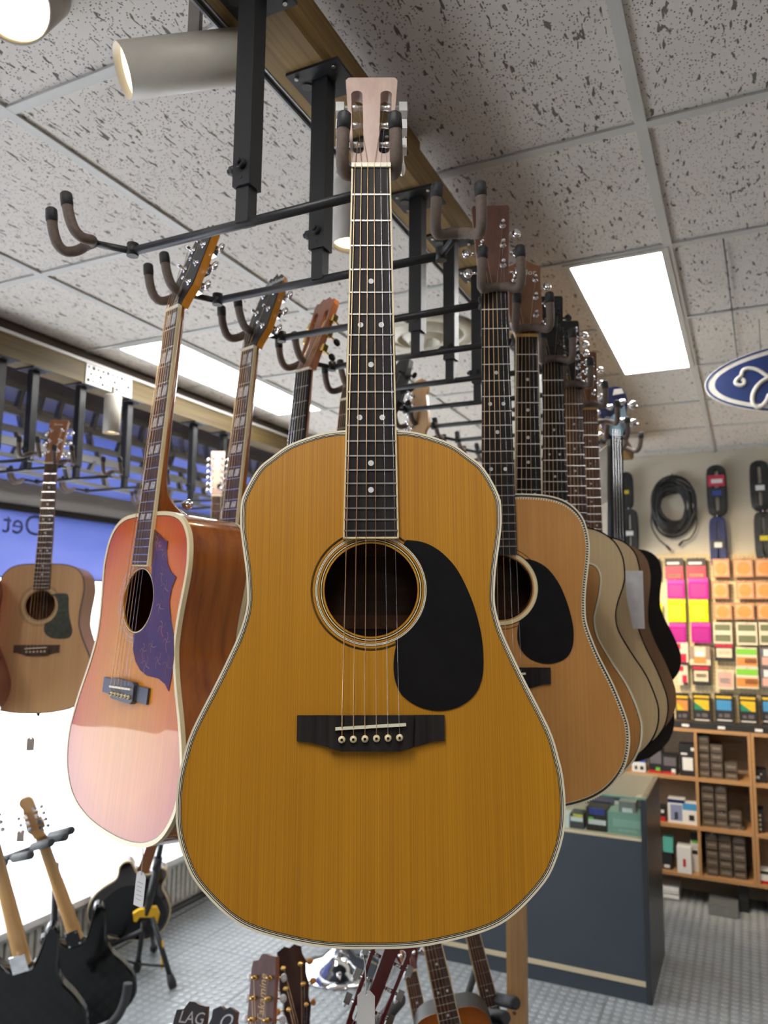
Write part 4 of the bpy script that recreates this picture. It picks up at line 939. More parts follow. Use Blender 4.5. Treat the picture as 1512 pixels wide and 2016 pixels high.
# semi-hollow guitar on a tripod stand
fo = onz(340, 1945, 0)
ds = (fo-CAMP).dot(_f)
sb = thing('guitar_stand', 'black tripod guitar stand with yellow yoke in front of the radiator', 'guitar stand', (fo.x-.15, fo.y+.1, 0))
so = sb.location
def sp(x, y, d): return at(x, y, d)-so
yel = M('yellow_plastic', (.72, .42, .015), .4)
dk = ds+.05
hub = sp(288, 1800, dk)
G().tube([sp(322, 1640, dk+.02), sp(312, 1688, dk+.01)], .013, 10).tube([sp(312, 1688, dk+.01), sp(308, 1712, dk+.01)], .02, 10).tube([sp(308, 1712, dk+.01), hub], .017, 10).build('pole', black_metal, sb)
G().prism([[(-.055, -.02), (-.06, .012), (-.035, .026), (.0, .03), (.045, .03), (.06, .0), (.05, -.045), (.035, -.045), (.03, -.012), (-.03, -.005), (-.042, -.024)]], -.015, .015, Matrix.Translation(hub) @ Matrix.Rotation(.75, 4, 'Z') @ Matrix.Rotation(math.pi/2, 4, 'X')).build('yoke', yel, sb)
for (x0, y0, x1, y1, fl) in ((300, 1805, 340, 1940, 1), (283, 1815, 270, 1906, 1), (298, 1820, 303, 1868, 1), (285, 1830, 195, 1872, 1)):
    a = sp(x0, y0, dk); b_ = onz(x1, y1, .02)-so
    lg = G().tube([a, b_], .0115, 8).build('leg', black_metal, sb)
    d_ = (b_-a).normalized(); G().tube([b_-d_*.05, b_-d_*.01, b_+d_*.012], [.014, .02, .017], 10).build('rubber_foot', rubber, lg)
G().tube([sp(272, 1898, dk+.02), sp(326, 1902, dk-.06)], .006, 6).build('brace', black_metal, sb); G().tube([sp(272, 1898, dk+.02), sp(218, 1884, dk+.05)], .006, 6).build('brace', black_metal, sb)
ubox('sticker', yel, sb, *(lambda p: (p.x-.004, p.x+.004, p.y-.012, p.y-.006, p.z-.06, p.z+.06))(sp(322, 1878, dk-.03)))
# body of the semi-hollow: local x right, y up, z towards the camera side (its back)
Cb = at(262, 1775, ds+.2); Tb = gframe(Cb, 40, -14, -16)
t = thing('semi_hollow_guitar', 'dark brown double cutaway hollow guitar with cream binding seen from behind on its stand', 'electric guitar', Tb)
ho = cr([(0, .145), (-.03, .15), (-.05, .175), (-.075, .195), (-.105, .185), (-.118, .155), (-.112, .12), (-.118, .09), (-.15, .055), (-.185, .0), (-.195, -.06), (-.18, -.125), (-.13, -.175), (-.06, -.195), (0, -.198), (.06, -.195), (.13, -.175), (.18, -.125), (.195, -.06), (.185, 0), (.15, .055), (.118, .09), (.112, .12), (.118, .155), (.105, .185), (.075, .195), (.05, .175), (.03, .15)], 3, True)
ho = [(p[0], p[1]) for p in ho]; hi = inset(ho, .006)
G().strip([(x, y, 0) for x, y in ho], [(x, y, -.045) for x, y in ho], True).build('sides', M('purple_reflection_side', (.14, .07, .075), .15, coat=1), t)  # purple reflection put into the side colour
G().prism([hi], -.003, .001).build('back', M('dark_wine_back', (.016, .006, .007), .12, coat=1), t)
G().prism([ho], -.048, -.045).build('top', M('dark_wine_back', (.016, .006, .007), .12), t)
G().strip([(x, y, .0012) for x, y in hi], [(x, y, .0) for x, y in inset(ho, -.001)]).strip([(x, y, .0) for x, y in inset(ho, -.001)], [(x, y, -.006) for x, y in inset(ho, -.001)], True).build('binding', ivory, t)
G().prism([[(p[0], p[1]) for p in cr([(-.14, -.02), (-.08, .06), (0, .085), (.08, .07), (.15, .01), (.175, -.07), (.14, -.14), (.05, -.175), (-.06, -.175), (-.14, -.13), (-.165, -.07)], 3, True)]], .001, .002).build('back_pad', M('black_pad', (.008, .009, .011), .3), t)
G().prism([[(-.028, .14), (.028, .14), (.022, .58), (-.022, .58)]], -.03, -.01).build('neck', MAHOG, t)
G().prism([[(-.022, .58), (.022, .58), (.036, .63), (.03, .74), (-.03, .74), (-.036, .63)]], -.03, -.016).build('headstock', BLKS, t)
# chrome stool
sc_ = onz(668, 1908, 0); t = thing('bar_stool', 'chrome bar stool with a round trumpet base behind the nearest guitar', 'stool', (sc_.x, sc_.y, 0))
G().lathe([(.205, 0), (.205, .008), (.19, .018), (.13, .035), (.08, .06), (.05, .10), (.036, .15), (.032, .2)], 40).build('base', chrome, t)
G().cyl((0, 0, .19), (0, 0, .62), .025, n=20).build('column', chrome, t)
G().tube([(.15*math.cos(a), .15*math.sin(a), .17) for a in [k*math.pi/16 for k in range(32)]], .012, 8, closed=True).build('foot_ring', chrome, t)
for k in range(2): G().bar((0, 0, .17), ((.15 if k else -.15), 0, .17), .016, .016).build('ring_spoke', chrome, t)
G().lathe([(1e-6, .60), (.15, .60), (.18, .62), (.185, .66), (.16, .685), (1e-6, .69)], 28).build('seat', M('black_vinyl', (.02, .02, .022), .5), t)
# ------------------------------------------------------------------ guitars standing in the rack at the bottom
bgrp = 'guitars standing in the front floor rack'
red_h = M('dark_red_lacquer', (.10, .008, .010), .18, 0, .1, coat=1)
guitar('acoustic_guitar', 'guitar with brown headstock, gold tuners and orange headstock edge at the bottom of the picture', gframe(at(508, 2058, 1.80), 2, 10, 9), dict(half=D14, top=SPR3, side=MAHOG, ros=ROSS, head='taka', headm=HEADR, headside=wood('orange_neck_edge', (.36, .10, .035), (.44, .14, .05), (60, 3, 60), .35, .4), neckm=wood('orange_neck_edge', (.36, .10, .035), (.44, .14, .05), (60, 3, 60), .35, .4), tmetal=gold, tbtn=pearl, dots=DOTS, hang=10,
       logo=('Takamine', .026, .002, .088, 90, M('gold_logo', (.45, .30, .12), .4, .6), .3)), bgrp)
guitar('mandolin_guitar', 'dark scalloped headstock with gold pegs just behind the orange edged headstock', gframe(at(592, 2030, 2.25), 50, 10, 3), dict(half=AUD, top=BLK, side=BLK, ros=ROSS, head='scallop', hs=1.25, headm=M('dark_maroon_head', (.03, .008, .008), .2, coat=.6), headside=M('dark_maroon_head', (.03, .008, .008), .2), tmetal=gold, tbtn=M('amber_button', (.55, .22, .06), .3), dots=DOTS), bgrp)
guitar('acoustic_guitar', 'dark brown headstock with silver letters at the bottom edge, left one', gframe(at(340, 2200, 1.46), 10, 10, 3), dict(half=D14, top=SPR3, side=MAHOG, ros=ROSS, head='taka', headm=M('dark_brown_head', (.022, .017, .015), .4), headside=MAHOG, dots=DOTS, logo=('LAG', .030, .004, .154, 0, M('silver_logo', (.72, .70, .68), .3, .8), .2)), bgrp)
guitar('acoustic_guitar', 'black headstock with a curved silver mark at the bottom edge beside the lettered one', gframe(at(412, 2180, 1.63), 6, 10, 4), dict(half=D14, top=BLK, side=MAHOG, ros=ROSS, head='scallop', headm=BLKS, headside=wood('red_neck_edge', (.22, .07, .035), (.28, .10, .05), (60, 3, 60), .35, .4), dots=DOTS, logo=('O', .04, .004, .148, 0, M('silver_logo', (.72, .70, .68), .3, .8), .4)), bgrp)
guitar('classical_guitar', 'dark red slotted headstock with gold initials leaning right at the bottom', gframe(at(700, 2062, 1.28), 26, 10, -24), dict(scale=.65, join=12, nf=19, nutw=.05, endw=.06, half=CLS, top=red_h, side=red_h, head='crown', headm=red_h, headside=red_h, neckm=red_h, nylon=1, dots=[], pins=0, bridge='square', tbtn=pearl, logo=('ER', .020, .0, .166, -20, gold, .3), sr=1.3, hs=1.05), bgrp)
ngr = dict(ros=ROSS, fbm=rosewood, fbind=ivory, half=D14)
guitar('acoustic_guitar', 'neck with a wide cream nut and brown fretboard in the rack, left of three necks', gframe(at(808, 1914, 2.40), 22, 9, 14), dict(ngr, top=red_h, side=red_h, head='epi', headm=red_h, headside=red_h, nutm=ivory, dots=[(3, 1), (5, 1), (7, 1)]), bgrp)
guitar('acoustic_guitar', 'neck in front of an amber burst body in the rack, middle of three necks', gframe(at(814, 1692, 2.0), 22, 9, 14), dict(ngr, top=burst('amber_burst', (.50, .20, .02), (.38, .10, .01), (.03, .008, .004), 0, -.56, (.22, .30)), half=[(dy*.85, x*.7) for dy, x in D14], side=M('matte_black_side', (.015, .012, .01), .6), head='epi', headm=BLKS, headside=BLKS, dots=DOTS), bgrp)
guitar('acoustic_guitar', 'dark fretboard neck in the rack nearest to the wooden post', gframe(at(930, 1838, 2.18), 22, 9, 15), dict(ngr, top=SPR3, side=MAHOG, head='martin', headm=BLKS, headside=BLKS, dots=DOTS), bgrp)
# rack that carries them
rb = thing('floor_rack', 'black floor rack with padded arms beside the wooden post', 'guitar rack', onz(900, 2300, 0)); ro = rb.location
for x0, y0, d0, x1, y1, d1, r in ((975, 1966, 2.16, 1016, 1975, 2.04, .0165), (930, 1996, 2.10, 997, 2004, 1.96, .0175), (712, 2052, 1.75, 790, 1966, 2.1, .017), (850, 2060, 2.0, 935, 1975, 2.25, .018)):
    a = rp(x0, y0, d0); b_ = rp(x1, y1, d1); G().tube([a, b_-(b_-a)*.05, b_], [r, r, r*.75], 12).build('foam_arm', foamk, rb)
G().tube([rp(945, 1880, 2.35), rp(908, 2000, 2.3), rp(880, 2120, 2.25)], .011, 8).build('upright', black_metal, rb)
G().tube([rp(700, 2120, 1.8), rp(1010, 2060, 2.25)], .014, 8).build('rail', black_metal, rb)
for x, d in ((720, 1.8), (990, 2.25)):
    p = rp(x, 2110, d); G().tube([p, (p.x, p.y, .01)], .013, 8).build('foot', black_metal, rb)
# timber post of the display stand
wp = at(1018, 1900, 2.32); t = thing('wooden_stand', 'light pine post of a display stand in front of the grey counter', 'stand', (wp.x, wp.y, 0))
pinel = wood('planed_pine', (.34, .19, .07), (.46, .28, .115), (24, 24, 1.2), .5, .1, (140, 140, 2), .2)
G().box(-.027, .027, -.022, .022, .07, 1.02).build('post', pinel, t)
G().box(-.16, .16, -.03, .03, 0, .035).build('foot', pinel, t)
G().box(-.03, .03, -.16, .16, .035, .07).build('foot', pinel, t)
for z in (.53, .9): udisc('knot', M('pine_knot', (.07, .03, .012), .6), t, (-.004, -.0221, z), .006, .0006, 'Y')
# ------------------------------------------------------------------ counter with glass case
CX1, CY0, CY1 = -.47, 3.773, 4.33; CX0 = -2.15
slate = M('slate_laminate', (.045, .058, .072), .35, 0, .06, 4); birch = M('birch_edge', (.60, .50, .34), .5)
ct = thing('shop_counter', 'dark blue grey shop counter with glass display top', 'counter', (CX0, CY0, 0)); oX, oY = CX0, CY0
def cb(name, m, x0, x1, y0, y1, z0, z1): return ubox(name, m, ct, x0-oX, x1-oX, y0-oY, y1-oY, z0, z1)
cb('plinth', slate, CX0, CX1-.014, CY0+.002, CY1, 0, .07); cb('strip', birch, CX0, CX1-.014, CY0-.004, CY0+.01, .07, .092)
cb('front_panel', slate, CX0, CX1-.014, CY0, CY0+.02, .092, .688); cb('case_floor', birch, CX0, CX1-.014, CY0-.003, CY1, .688, .70)
cb('end_panel', M('dark_slate_edge', (.030, .034, .040), .35), CX1-.014, CX1+.012, CY0-.004, CY1, 0, .872); cb('end_panel', slate, CX0-.02, CX0, CY0, CY1, 0, .872)
cb('back_panel', slate, CX0, CX1, CY1-.02, CY1, 0, .87)
cb('front_pane', glass('case_glass', (.96, 1, .98), .1), CX0, CX1-.016, CY0+.002, CY0+.006, .70, .868); cb('top_pane', glass('top_glass', (.93, .98, .95), .06), CX0, CX1+.012, CY0-.004, CY1, .872, .880)
cb('pane_edge', M('green_glass_edge', (.12, .30, .24), .2), CX0, CX1+.012, CY0-.0055, CY0-.004, .872, .880)
def W(zx, zy, Y): return ony(1080+zx/3.5, 1400+zy/3.5, Y)
def carton(name, label, zx0, zx1, zy0, zy1, Yf, dep, m, cat='box', base=None, panels=(), group=None):
    """upright box; panels = [(u0,u1,v0,v1,mat,text)] printed on its front, fractions of width and height"""
    a = W(zx0, zy1, Yf); b_ = W(zx1, zy0, Yf); z0 = base if base is not None else a.z; z1 = z0+(b_.z-W(zx1, zy1, Yf).z)
    w_, h_ = b_.x-a.x, z1-z0
    t = thing(name, label, cat, (a.x, Yf, z0), group)
    ubox('body', m, t, 0, w_, 0, dep, 0, h_)
    for u0, u1, v0, v1, pm in panels: ubox('print', pm, t, u0*w_, u1*w_, -.0008, 0, v0*h_, v1*h_)
    return t
c_w = M('white_card', (.68, .68, .67), .6); c_k = M('black_card', (.016, .016, .018), .5); c_b = M('blue_card', (.02, .05, .28), .5); c_r = M('red_card', (.45, .015, .02), .5)
c_t = M('teal_card', (.10, .42, .36), .5); c_mint = M('mint_enamel', (.22, .37, .31), .4); c_g = M('grey_metal_box', (.25, .26, .26), .35, .4); c_y = M('yellow_card', (.62, .50, .02), .5)
c_sky = M('sky_card', (.05, .25, .50), .5); c_br = M('brown_carton', (.088, .066, .05), .6, 0, .12); c_lb = M('label_slot', (.19, .155, .125), .5); c_gn = M('green_card', (.12, .45, .05), .5); c_tan = M('tan_card', (.50, .30, .14), .5)
CF = .70
carton('effect_pedal_box', 'mint green pedal with embossed letters in the counter case', 410, 655, 730, 880, CY0+.03, .12, c_mint, 'pedal', CF, [(.15, .9, .35, .7, M('pale_mint_print', (.30, .46, .40), .4)), (.3, .8, .16, .24, M('pale_mint_print', (.30, .46, .40), .4))])
carton('effect_pedal', 'grey metal pedal on top of the mint one in the case', 485, 600, 640, 735, CY0+.05, .08, c_g, 'pedal', .70+.082, [(.2, .8, .15, .55, c_w)])
carton('effect_pedal', 'small dark grey pedal with knobs at the right of the case', 600, 655, 590, 650, CY0+.20, .08, c_g, 'pedal', .70+.09, [(.2, .4, .5, .8, c_k), (.6, .8, .5, .8, c_k)])
carton('effect_pedal', 'blue and black pedal with a white label in the case', 262, 400, 680, 838, CY0+.03, .11, c_k, 'pedal', CF, [(.1, .95, .28, .5, c_w), (.1, .35, .5, .6, c_gn), (.15, .9, .72, 1, c_b)])
carton('effect_pedal', 'black pedal with white print and yellow top in the case', 148, 240, 715, 815, CY0+.03, .10, c_k, 'pedal', CF, [(.05, .95, .5, .8, c_w), (.25, .95, .82, 1, c_y)])
carton('pedal_box', 'white box at the left of the case beside the black pedal', 60, 142, 725, 805, CY0+.03, .10, c_w, 'box', CF)
carton('effect_pedal', 'navy pedal with silver knobs at the back of the case', 300, 430, 600, 690, CY0+.22, .10, M('navy_card', (.01, .02, .09), .4), 'pedal', CF+.03, [(.2, .3, .3, .5, c_w), (.45, .55, .3, .5, c_w), (.7, .8, .3, .5, c_w)])
carton('pedal_box', 'white box at the back of the case behind the navy pedal', 420, 500, 575, 640, CY0+.30, .08, c_w, 'box', CF+.02)
# ------------------------------------------------------------------ shelf unit on the far wall
SY = 5.06; shw = wood('beech_shelf', (.36, .185, .075), (.46, .26, .115), (2, 30, 30), .5, .1)
def zshelf(zy): return W(1120, zy, SY).z
zs = [zshelf(140), zshelf(480), zshelf(818), zshelf(1155)]
bckp = M('beige_back_board', (.42, .33, .23), .7)
def unit(label, x0, x1, divs):
    t = thing('shelf_unit', label, 'shelf', (x0, SY, 0)); w_ = x1-x0
    for z in zs: ubox('shelf_board', shw, t, 0, w_, 0, .28, z-.012, z+.008)
    for x in [0, w_-.016]+[d-x0 for d in divs]: 
        for k in range(3): ubox('divider', shw, t, x, x+.016, .002, .28, zs[k+1]+.008, zs[k]-.012)
    ubox('back_board', bckp, t, 0, w_, .28, .29, zs[3]-.01, zs[0])
    for x in (.05, w_-.1): ubox('foot', c_k, t, x, x+.05, .05, .25, 0, zs[3]-.012)
    return t
xd = W(1015, 300, SY).x; xe = W(1395, 300, SY).x
unit('beech shelf unit with stacked brown boxes behind the counter', -1.75, xe, [xd-.008, -1.1])
unit('beech shelf unit at the right edge of the picture', xe+.002, xe+.95, [xe+.45])
b1, b2, b3 = zs[1]+.008, zs[2]+.008, zs[3]+.008
carton('product_box', 'small blue and white box on the upper shelf', 575, 665, 285, 385, SY+.02, .09, c_w, base=b1, panels=[(0, 1, .68, 1, c_b), (.2, .4, .15, .4, c_k), (.6, .85, .15, .4, c_k)])
dgp = M('grey_photo_print', (.12, .11, .12), .5)
carton('product_box', 'tall black box with red base on the upper shelf', 690, 782, 225, 412, SY+.03, .10, c_k, base=b1, panels=[(.1, .9, .35, .8, dgp), (0, .9, 0, .1, c_r), (.5, .8, .08, .22, c_gn)])
carton('product_box', 'shorter black box with red base beside the tall one on the upper shelf', 785, 885, 285, 415, SY+.03, .10, c_k, base=b1, panels=[(.1, .9, .45, .9, dgp), (0, .8, 0, .14, c_r), (.6, .85, .05, .3, c_w)])
carton('product_box', 'black box with a tilted white picture on the upper shelf', 905, 1005, 210, 430, SY+.03, .08, c_k, base=b1, panels=[(.2, .85, .18, .58, c_w), (.1, .5, .66, .72, c_w), (.75, .95, .8, .9, c_w)])
carton('product_box', 'red and black bottle box on the middle shelf by the counter', 768, 806, 640, 745, SY+.03, .06, c_k, base=b2, panels=[(.1, .9, 0, .3, c_r), (.2, .7, .55, .75, c_w)])
carton('product_box', 'navy and white box on the middle shelf', 825, 935, 595, 757, SY+.03, .09, c_w, base=b2, panels=[(0, 1, .85, 1, M('navy_card', (.01, .02, .09), .4)), (.15, .85, .1, .78, M('pale_blue_print', (.22, .26, .42), .5)), (.38, .6, .15, .45, c_w)])
carton('product_box', 'blue and white box with a round picture on the middle shelf', 928, 1028, 640, 785, SY+.03, .09, c_w, base=b2, panels=[(0, 1, .68, 1, c_sky), (.4, .75, .18, .45, c_k)])
carton('product_box', 'black box with a silver badge on the bottom shelf', 785, 850, 990, 1105, SY+.03, .09, c_k, base=b3, panels=[(.2, .75, .1, .28, c_w)])
tz = b3+(W(800, 990, SY+.03).z-W(800, 1105, SY+.03).z)+.002
carton('product_box', 'teal box on top of the black box on the bottom shelf', 790, 855, 890, 990, SY+.03, .09, c_t, base=tz)
carton('product_box', 'plain white box with a small red mark on the bottom shelf', 890, 980, 960, 1140, SY+.0, .10, c_w, base=b3, panels=[(.42, .62, .25, .55, c_r)])
carton('product_box', 'tall narrow white box with green top on the bottom shelf', 985, 1035, 850, 1118, SY+.06, .07, c_w, base=b3, panels=[(0, 1, .8, 1, c_k), (.1, .9, .74, .8, c_gn), (.2, .8, .45, .55, c_k)])
# little brown boxes, each its own
bw, bh = None, None
rows_n = ['upper', 'middle', 'bottom']
colx = [[(1035, 1115), (1120, 1205), (1215, 1305)], [(1045, 1135), (1140, 1222), (1228, 1318)], [(1062, 1145), (1150, 1240), (1247, 1335)]]
cnt = [[5, 4, 2], [5, 5, 2], [6, 6, 6]]
for r in range(3):
    base = (b1, b2, b3)[r]
    for k in range(3):
        a = W(colx[r][k][0], 400, SY+.03).x; b_ = W(colx[r][k][1], 400, SY+.03).x; hh = .050
        for n in range(cnt[r][k]):
            t = thing('parts_box', 'small brown carton in %s shelf stack, %s column, %s from the bottom' % (rows_n[r], ('left', 'middle', 'right')[k], ordn[n].replace('nearest', 'first')), 'box', (a, SY+.03+.004*((n*7+k) % 3), base+n*hh), 'brown cartons stacked on the shelves')
            ubox('body', c_br, t, 0, b_-a-.004, 0, .12, 0, hh-.0045)
            ubox('label_slot', c_lb, t, .01, b_-a-.012, -.001, 0, .018, .032)
            if (n+k+r) % 3 == 0: udisc('clip', chrome, t, ((b_-a)*.5, -.0015, .036), .004, .003, 'Y')
carton('effect_pedal', 'black pedals with knobs on the upper shelf at the right edge', 1420, 1500, 390, 480, SY+.04, .1, c_k, 'pedal', b1, [(.1, .4, .3, .5, c_w), (.5, .6, .6, .7, c_w)])
carton('effect_pedal', 'black slanted pedal with cream knobs on the middle shelf at the right edge', 1430, 1482, 672, 830, SY+.04, .1, c_k, 'pedal', b2, [(.4, .65, .1, .2, ivory), (.4, .65, .3, .4, ivory), (.4, .65, .5, .6, ivory), (.4, .65, .7, .8, ivory)])
carton('product_box', 'white and red box with black top on the bottom shelf at the right edge', 1452, 1560, 1110, 1200, SY+.02, .1, c_w, base=b3, panels=[(0, 1, 0, .25, c_r), (0, 1, .75, 1, c_k)])
p = ony(1306, 1751, 5.30); q = ony(1341, 1731, 5.30)
tag(G().box(p.x, q.x, 5.12, 5.32, .0, .075).box(p.x, q.x, 5.11, 5.12, .01, .03).box(p.x, q.x, 5.11, 5.12, .04, .06).build('floor_vent', white_p), 'white ribbed block on the floor under the shelves', 'vent')
p = ony(1394, 1760, 5.0); q = ony(1451, 1742, 5.0)
tag(G().box(p.x, q.x, 4.98, 5.2, .0, .055).box(p.x+.02, p.x+.06, 4.98, 5.0, .055, .065).build('power_strip', c_g), 'grey power box on the floor under the brown cartons', 'power box')
# ------------------------------------------------------------------ pegboard and packs
pgx0, pgx1 = ony(1290, 1200, 5.34).x, .75; pz0, pz1 = zs[0]+.01, ony(1400, 1090, 5.34).z
pegm = M('cream_pegboard', (.66, .54, .32), .6)
pb = thing('pegboard', 'cream pegboard above the shelves full of string packs', 'pegboard', (pgx0, 5.335, pz0))
ubox('board', pegm, pb, 0, pgx1-pgx0, 0, .02, 0, pz1-pz0)
g = G(); hx = .02
while hx < pgx1-pgx0:
    hz = .02
    while hz < pz1-pz0: g.add([(hx+.003*math.cos(a), -.0004, hz+.003*math.sin(a)) for a in [k*math.pi/3 for k in range(6)]], [(0, 1, 2, 3, 4, 5)]); hz += .025
    hx += .025
o = g.build('peg_holes', M('peg_hole_dark', (.10, .07, .03), .9), pb); o['kind'] = 'stuff'
def V(zx, zy, Y): return ony(1212+zx/5.04, 1060+zy/5.04, Y)
mag = M('magenta_foil', (.50, .02, .30), .25, .3, .3, 30); yelg = M('lime_foil', (.62, .68, .01), .25, .2, .2, 30); redp = M('crimson_pack', (.50, .02, .06), .4); orp = M('copper_pack', (.45, .20, .09), .4); crp = M('cream_print', (.66, .55, .38), .5); orc = M('orange_print', (.62, .24, .06), .45)
whp = M('ivory_pack', (.62, .56, .42), .5); olv = M('olive_print', (.14, .15, .08), .5); pnk = M('pink_print', (.60, .34, .28), .5); ylc = M('yellow_print', (.70, .45, .02), .45); grc = M('teal_green_print', (.02, .22, .12), .45)
def pack(kind, label, zx0, zx1, zy0, zy1):
    Y = 5.27; a = V(zx0, zy1, Y); b_ = V(zx1, zy0, Y); w_, h_ = b_.x-a.x, b_.z-a.z
    t = thing('string_pack', label, 'string pack', (a.x, Y, a.z), 'packets hanging on the pegboard')
    def pn(u0, u1, v0, v1, m): ubox('print', m, t, u0*w_, u1*w_, -.0007, 0, v0*h_, v1*h_)
    body = {'red': c_k, 'mag': mag, 'lime': yelg, 'or': orp, 'oliv': whp, 'rw': whp, 'brown': crp, 'blk': c_k, 'green': whp, 'grey': dgp, 'pink': crp, 'card': c_k, 'cardb': c_k, 'cardo': c_k}[kind]
    ubox('packet', body, t, 0, w_, 0, .03, 0, h_)
    if kind == 'red': pn(0, 1, 0, .62, redp); pn(.15, .85, .08, .24, crp); pn(.1, .8, .70, .82, c_w)
    if kind == 'mag': pn(.02, .98, .80, .97, M('pink_foil', (.72, .10, .48), .2, .3)); pn(.12, .88, .1, .7, M('deep_magenta', (.38, .015, .22), .35))
    if kind == 'lime': pn(.02, .98, .84, .97, M('bright_lime', (.74, .78, .03), .25)); pn(.15, .85, .12, .75, M('olive_lime', (.45, .50, .01), .4))
    if kind == 'or': pn(.08, .92, .08, .9, M('pale_copper', (.56, .33, .18), .45)); G().prism([[(w_*(.5+.36*math.cos(k*math.pi/10)), h_*(.46+.34*math.sin(k*math.pi/10))) for k in range(20)]], 0, .0012, Matrix(((1, 0, 0, 0), (0, 0, -1, -.0007), (0, 1, 0, 0), (0, 0, 0, 1)))).build('print', orc, t); pn(.2, .8, .42, .5, crp)
    if kind == 'oliv': pn(.08, .92, .62, .90, olv); pn(.08, .92, .1, .42, olv)
    if kind == 'rw': pn(.1, .6, .7, .95, redp); pn(.45, .9, .1, .5, redp); pn(.55, 1, 0, .12, c_k)
    if kind == 'brown': pn(.2, .8, .08, .45, orc); pn(.3, .7, .45, .75, c_w); pn(0, .25, .3, 1, M('taupe_print', (.30, .22, .17), .5)); pn(.78, 1, .3, 1, M('taupe_print', (.30, .22, .17), .5))
    if kind == 'blk': pn(.05, .95, .82, .98, redp); pn(.1, .9, .2, .75, crp); pn(.2, .8, .4, .6, c_k)
    if kind == 'green': pn(.02, .98, .64, .92, M('leaf_green', (.18, .50, .04), .5)); pn(.02, .98, .08, .5, orc); pn(.4, .95, .2, .45, M('plum_print', (.14, .05, .07), .5))
    if kind == 'grey': pn(.1, .9, .1, .5, pnk); pn(.2, .8, .55, .9, c_w)
    if kind == 'pink': pn(.08, .92, .1, .9, pnk); pn(.2, .8, .3, .6, c_w)
    if kind[:4] == 'card':
        pn(.08, .92, .84, .92, ylc); col = {'card': (ylc, grc), 'cardb': (c_sky, c_sky), 'cardo': (orc, ylc)}[kind]
        G().prism([[(.1*w_, .45*h_), (.9*w_, .45*h_), (.9*w_, .78*h_), (.1*w_, .78*h_)]], 0, .0007, Matrix(((1, 0, 0, 0), (0, 0, -1, 0), (0, 1, 0, 0), (0, 0, 0, 1)))).build('print', col[0], t)
        G().prism([[(.1*w_, .45*h_), (.7*w_, .45*h_), (.1*w_, .70*h_)]], 0, .0011, Matrix(((1, 0, 0, 0), (0, 0, -1, 0), (0, 1, 0, 0), (0, 0, 0, 1)))).build('print', col[1], t)
        pn(.1, .9, .1, .14, c_w); pn(.2, .4, .22, .32, dgp); pn(.5, .8, .22, .34, dgp)
    G().tube([(w_/2, .065, h_-.008), (w_/2, -.015, h_-.004), (w_/2, -.02, h_+.006)], .0018, 6).build('peg_hook', chrome, t)
PK = [('red', 370, 440, 200, 400), ('red', 495, 665, 195, 405), ('red', 710, 890, 195, 400), ('or', 965, 1125, 200, 385), ('or', 1170, 1360, 195, 385), ('or', 1390, 1570, 195, 380),
      ('mag', 515, 680, 408, 597), ('mag', 725, 915, 388, 602), ('or', 960, 1115, 425, 597), ('or', 1200, 1370, 418, 600), ('or', 1390, 1570, 418, 600),
      ('lime', 425, 460, 640, 820), ('lime', 520, 690, 602, 828), ('lime', 735, 915, 606, 828), ('or', 975, 1150, 640, 803), ('or', 1180, 1370, 638, 803), ('or', 1408, 1580, 638, 803),
      ('mag', 535, 695, 838, 1030), ('mag', 755, 940, 835, 1032), ('oliv', 975, 1150, 835, 1042), ('oliv', 1205, 1400, 835, 1055), ('oliv', 1430, 1600, 835, 1055),
      ('rw', 545, 715, 1035, 1250), ('brown', 735, 935, 1075, 1252), ('blk', 985, 1170, 1052, 1212), ('green', 1200, 1400, 1085, 1275), ('grey', 1440, 1600, 1085, 1275),
      ('rw', 620, 712, 1262, 1450), ('blk', 765, 932, 1270, 1452), ('pink', 1005, 1168, 1310, 1492), ('green', 1200, 1412, 1285, 1485), ('grey', 1445, 1600, 1290, 1485),
      ('cardo', 600, 725, 1540, 1840), ('card', 770, 940, 1540, 1832), ('cardb', 990, 1162, 1545, 1835), ('card', 1230, 1400, 1555, 1850), ('cardb', 1455, 1610, 1560, 1850)]
kn = {'red': 'crimson and black', 'mag': 'shiny magenta foil', 'lime': 'lime yellow foil', 'or': 'copper brown', 'oliv': 'ivory and olive', 'rw': 'white and red', 'brown': 'cream and taupe', 'blk': 'black and cream', 'green': 'green orange', 'grey': 'grey and pink', 'pink': 'pale pink', 'card': 'yellow green card', 'cardb': 'blue card', 'cardo': 'orange card'}
ry = [195, 400, 610, 836, 1060, 1280, 1545]; seen = {}
for k, x0, x1, y0, y1 in PK:
    row = min(range(7), key=lambda i: abs(ry[i]-y0)); key = (k, row)
    seen[key] = seen.get(key, 0)+1
    pack(k, '%s packet, %s of its kind in the %s pegboard row' % (kn[k], ordn[seen[key]-1].replace('nearest', 'first'), ('top', 'second', 'third', 'fourth', 'fifth', 'sixth', 'lowest')[row]), x0, x1, y0, y1)
a = V(560, 1900, 5.10); tr = thing('display_tray', 'long black display tray on top of the beech shelves', 'tray', (a.x, 5.07, zs[0]+.008))
ubox('tray_base', c_k, tr, 0, .98, 0, .12, 0, .035)
for k in range(5): ubox('price_label', c_w, tr, .06+.2*k, .10+.2*k, -.001, 0, .008, .024)
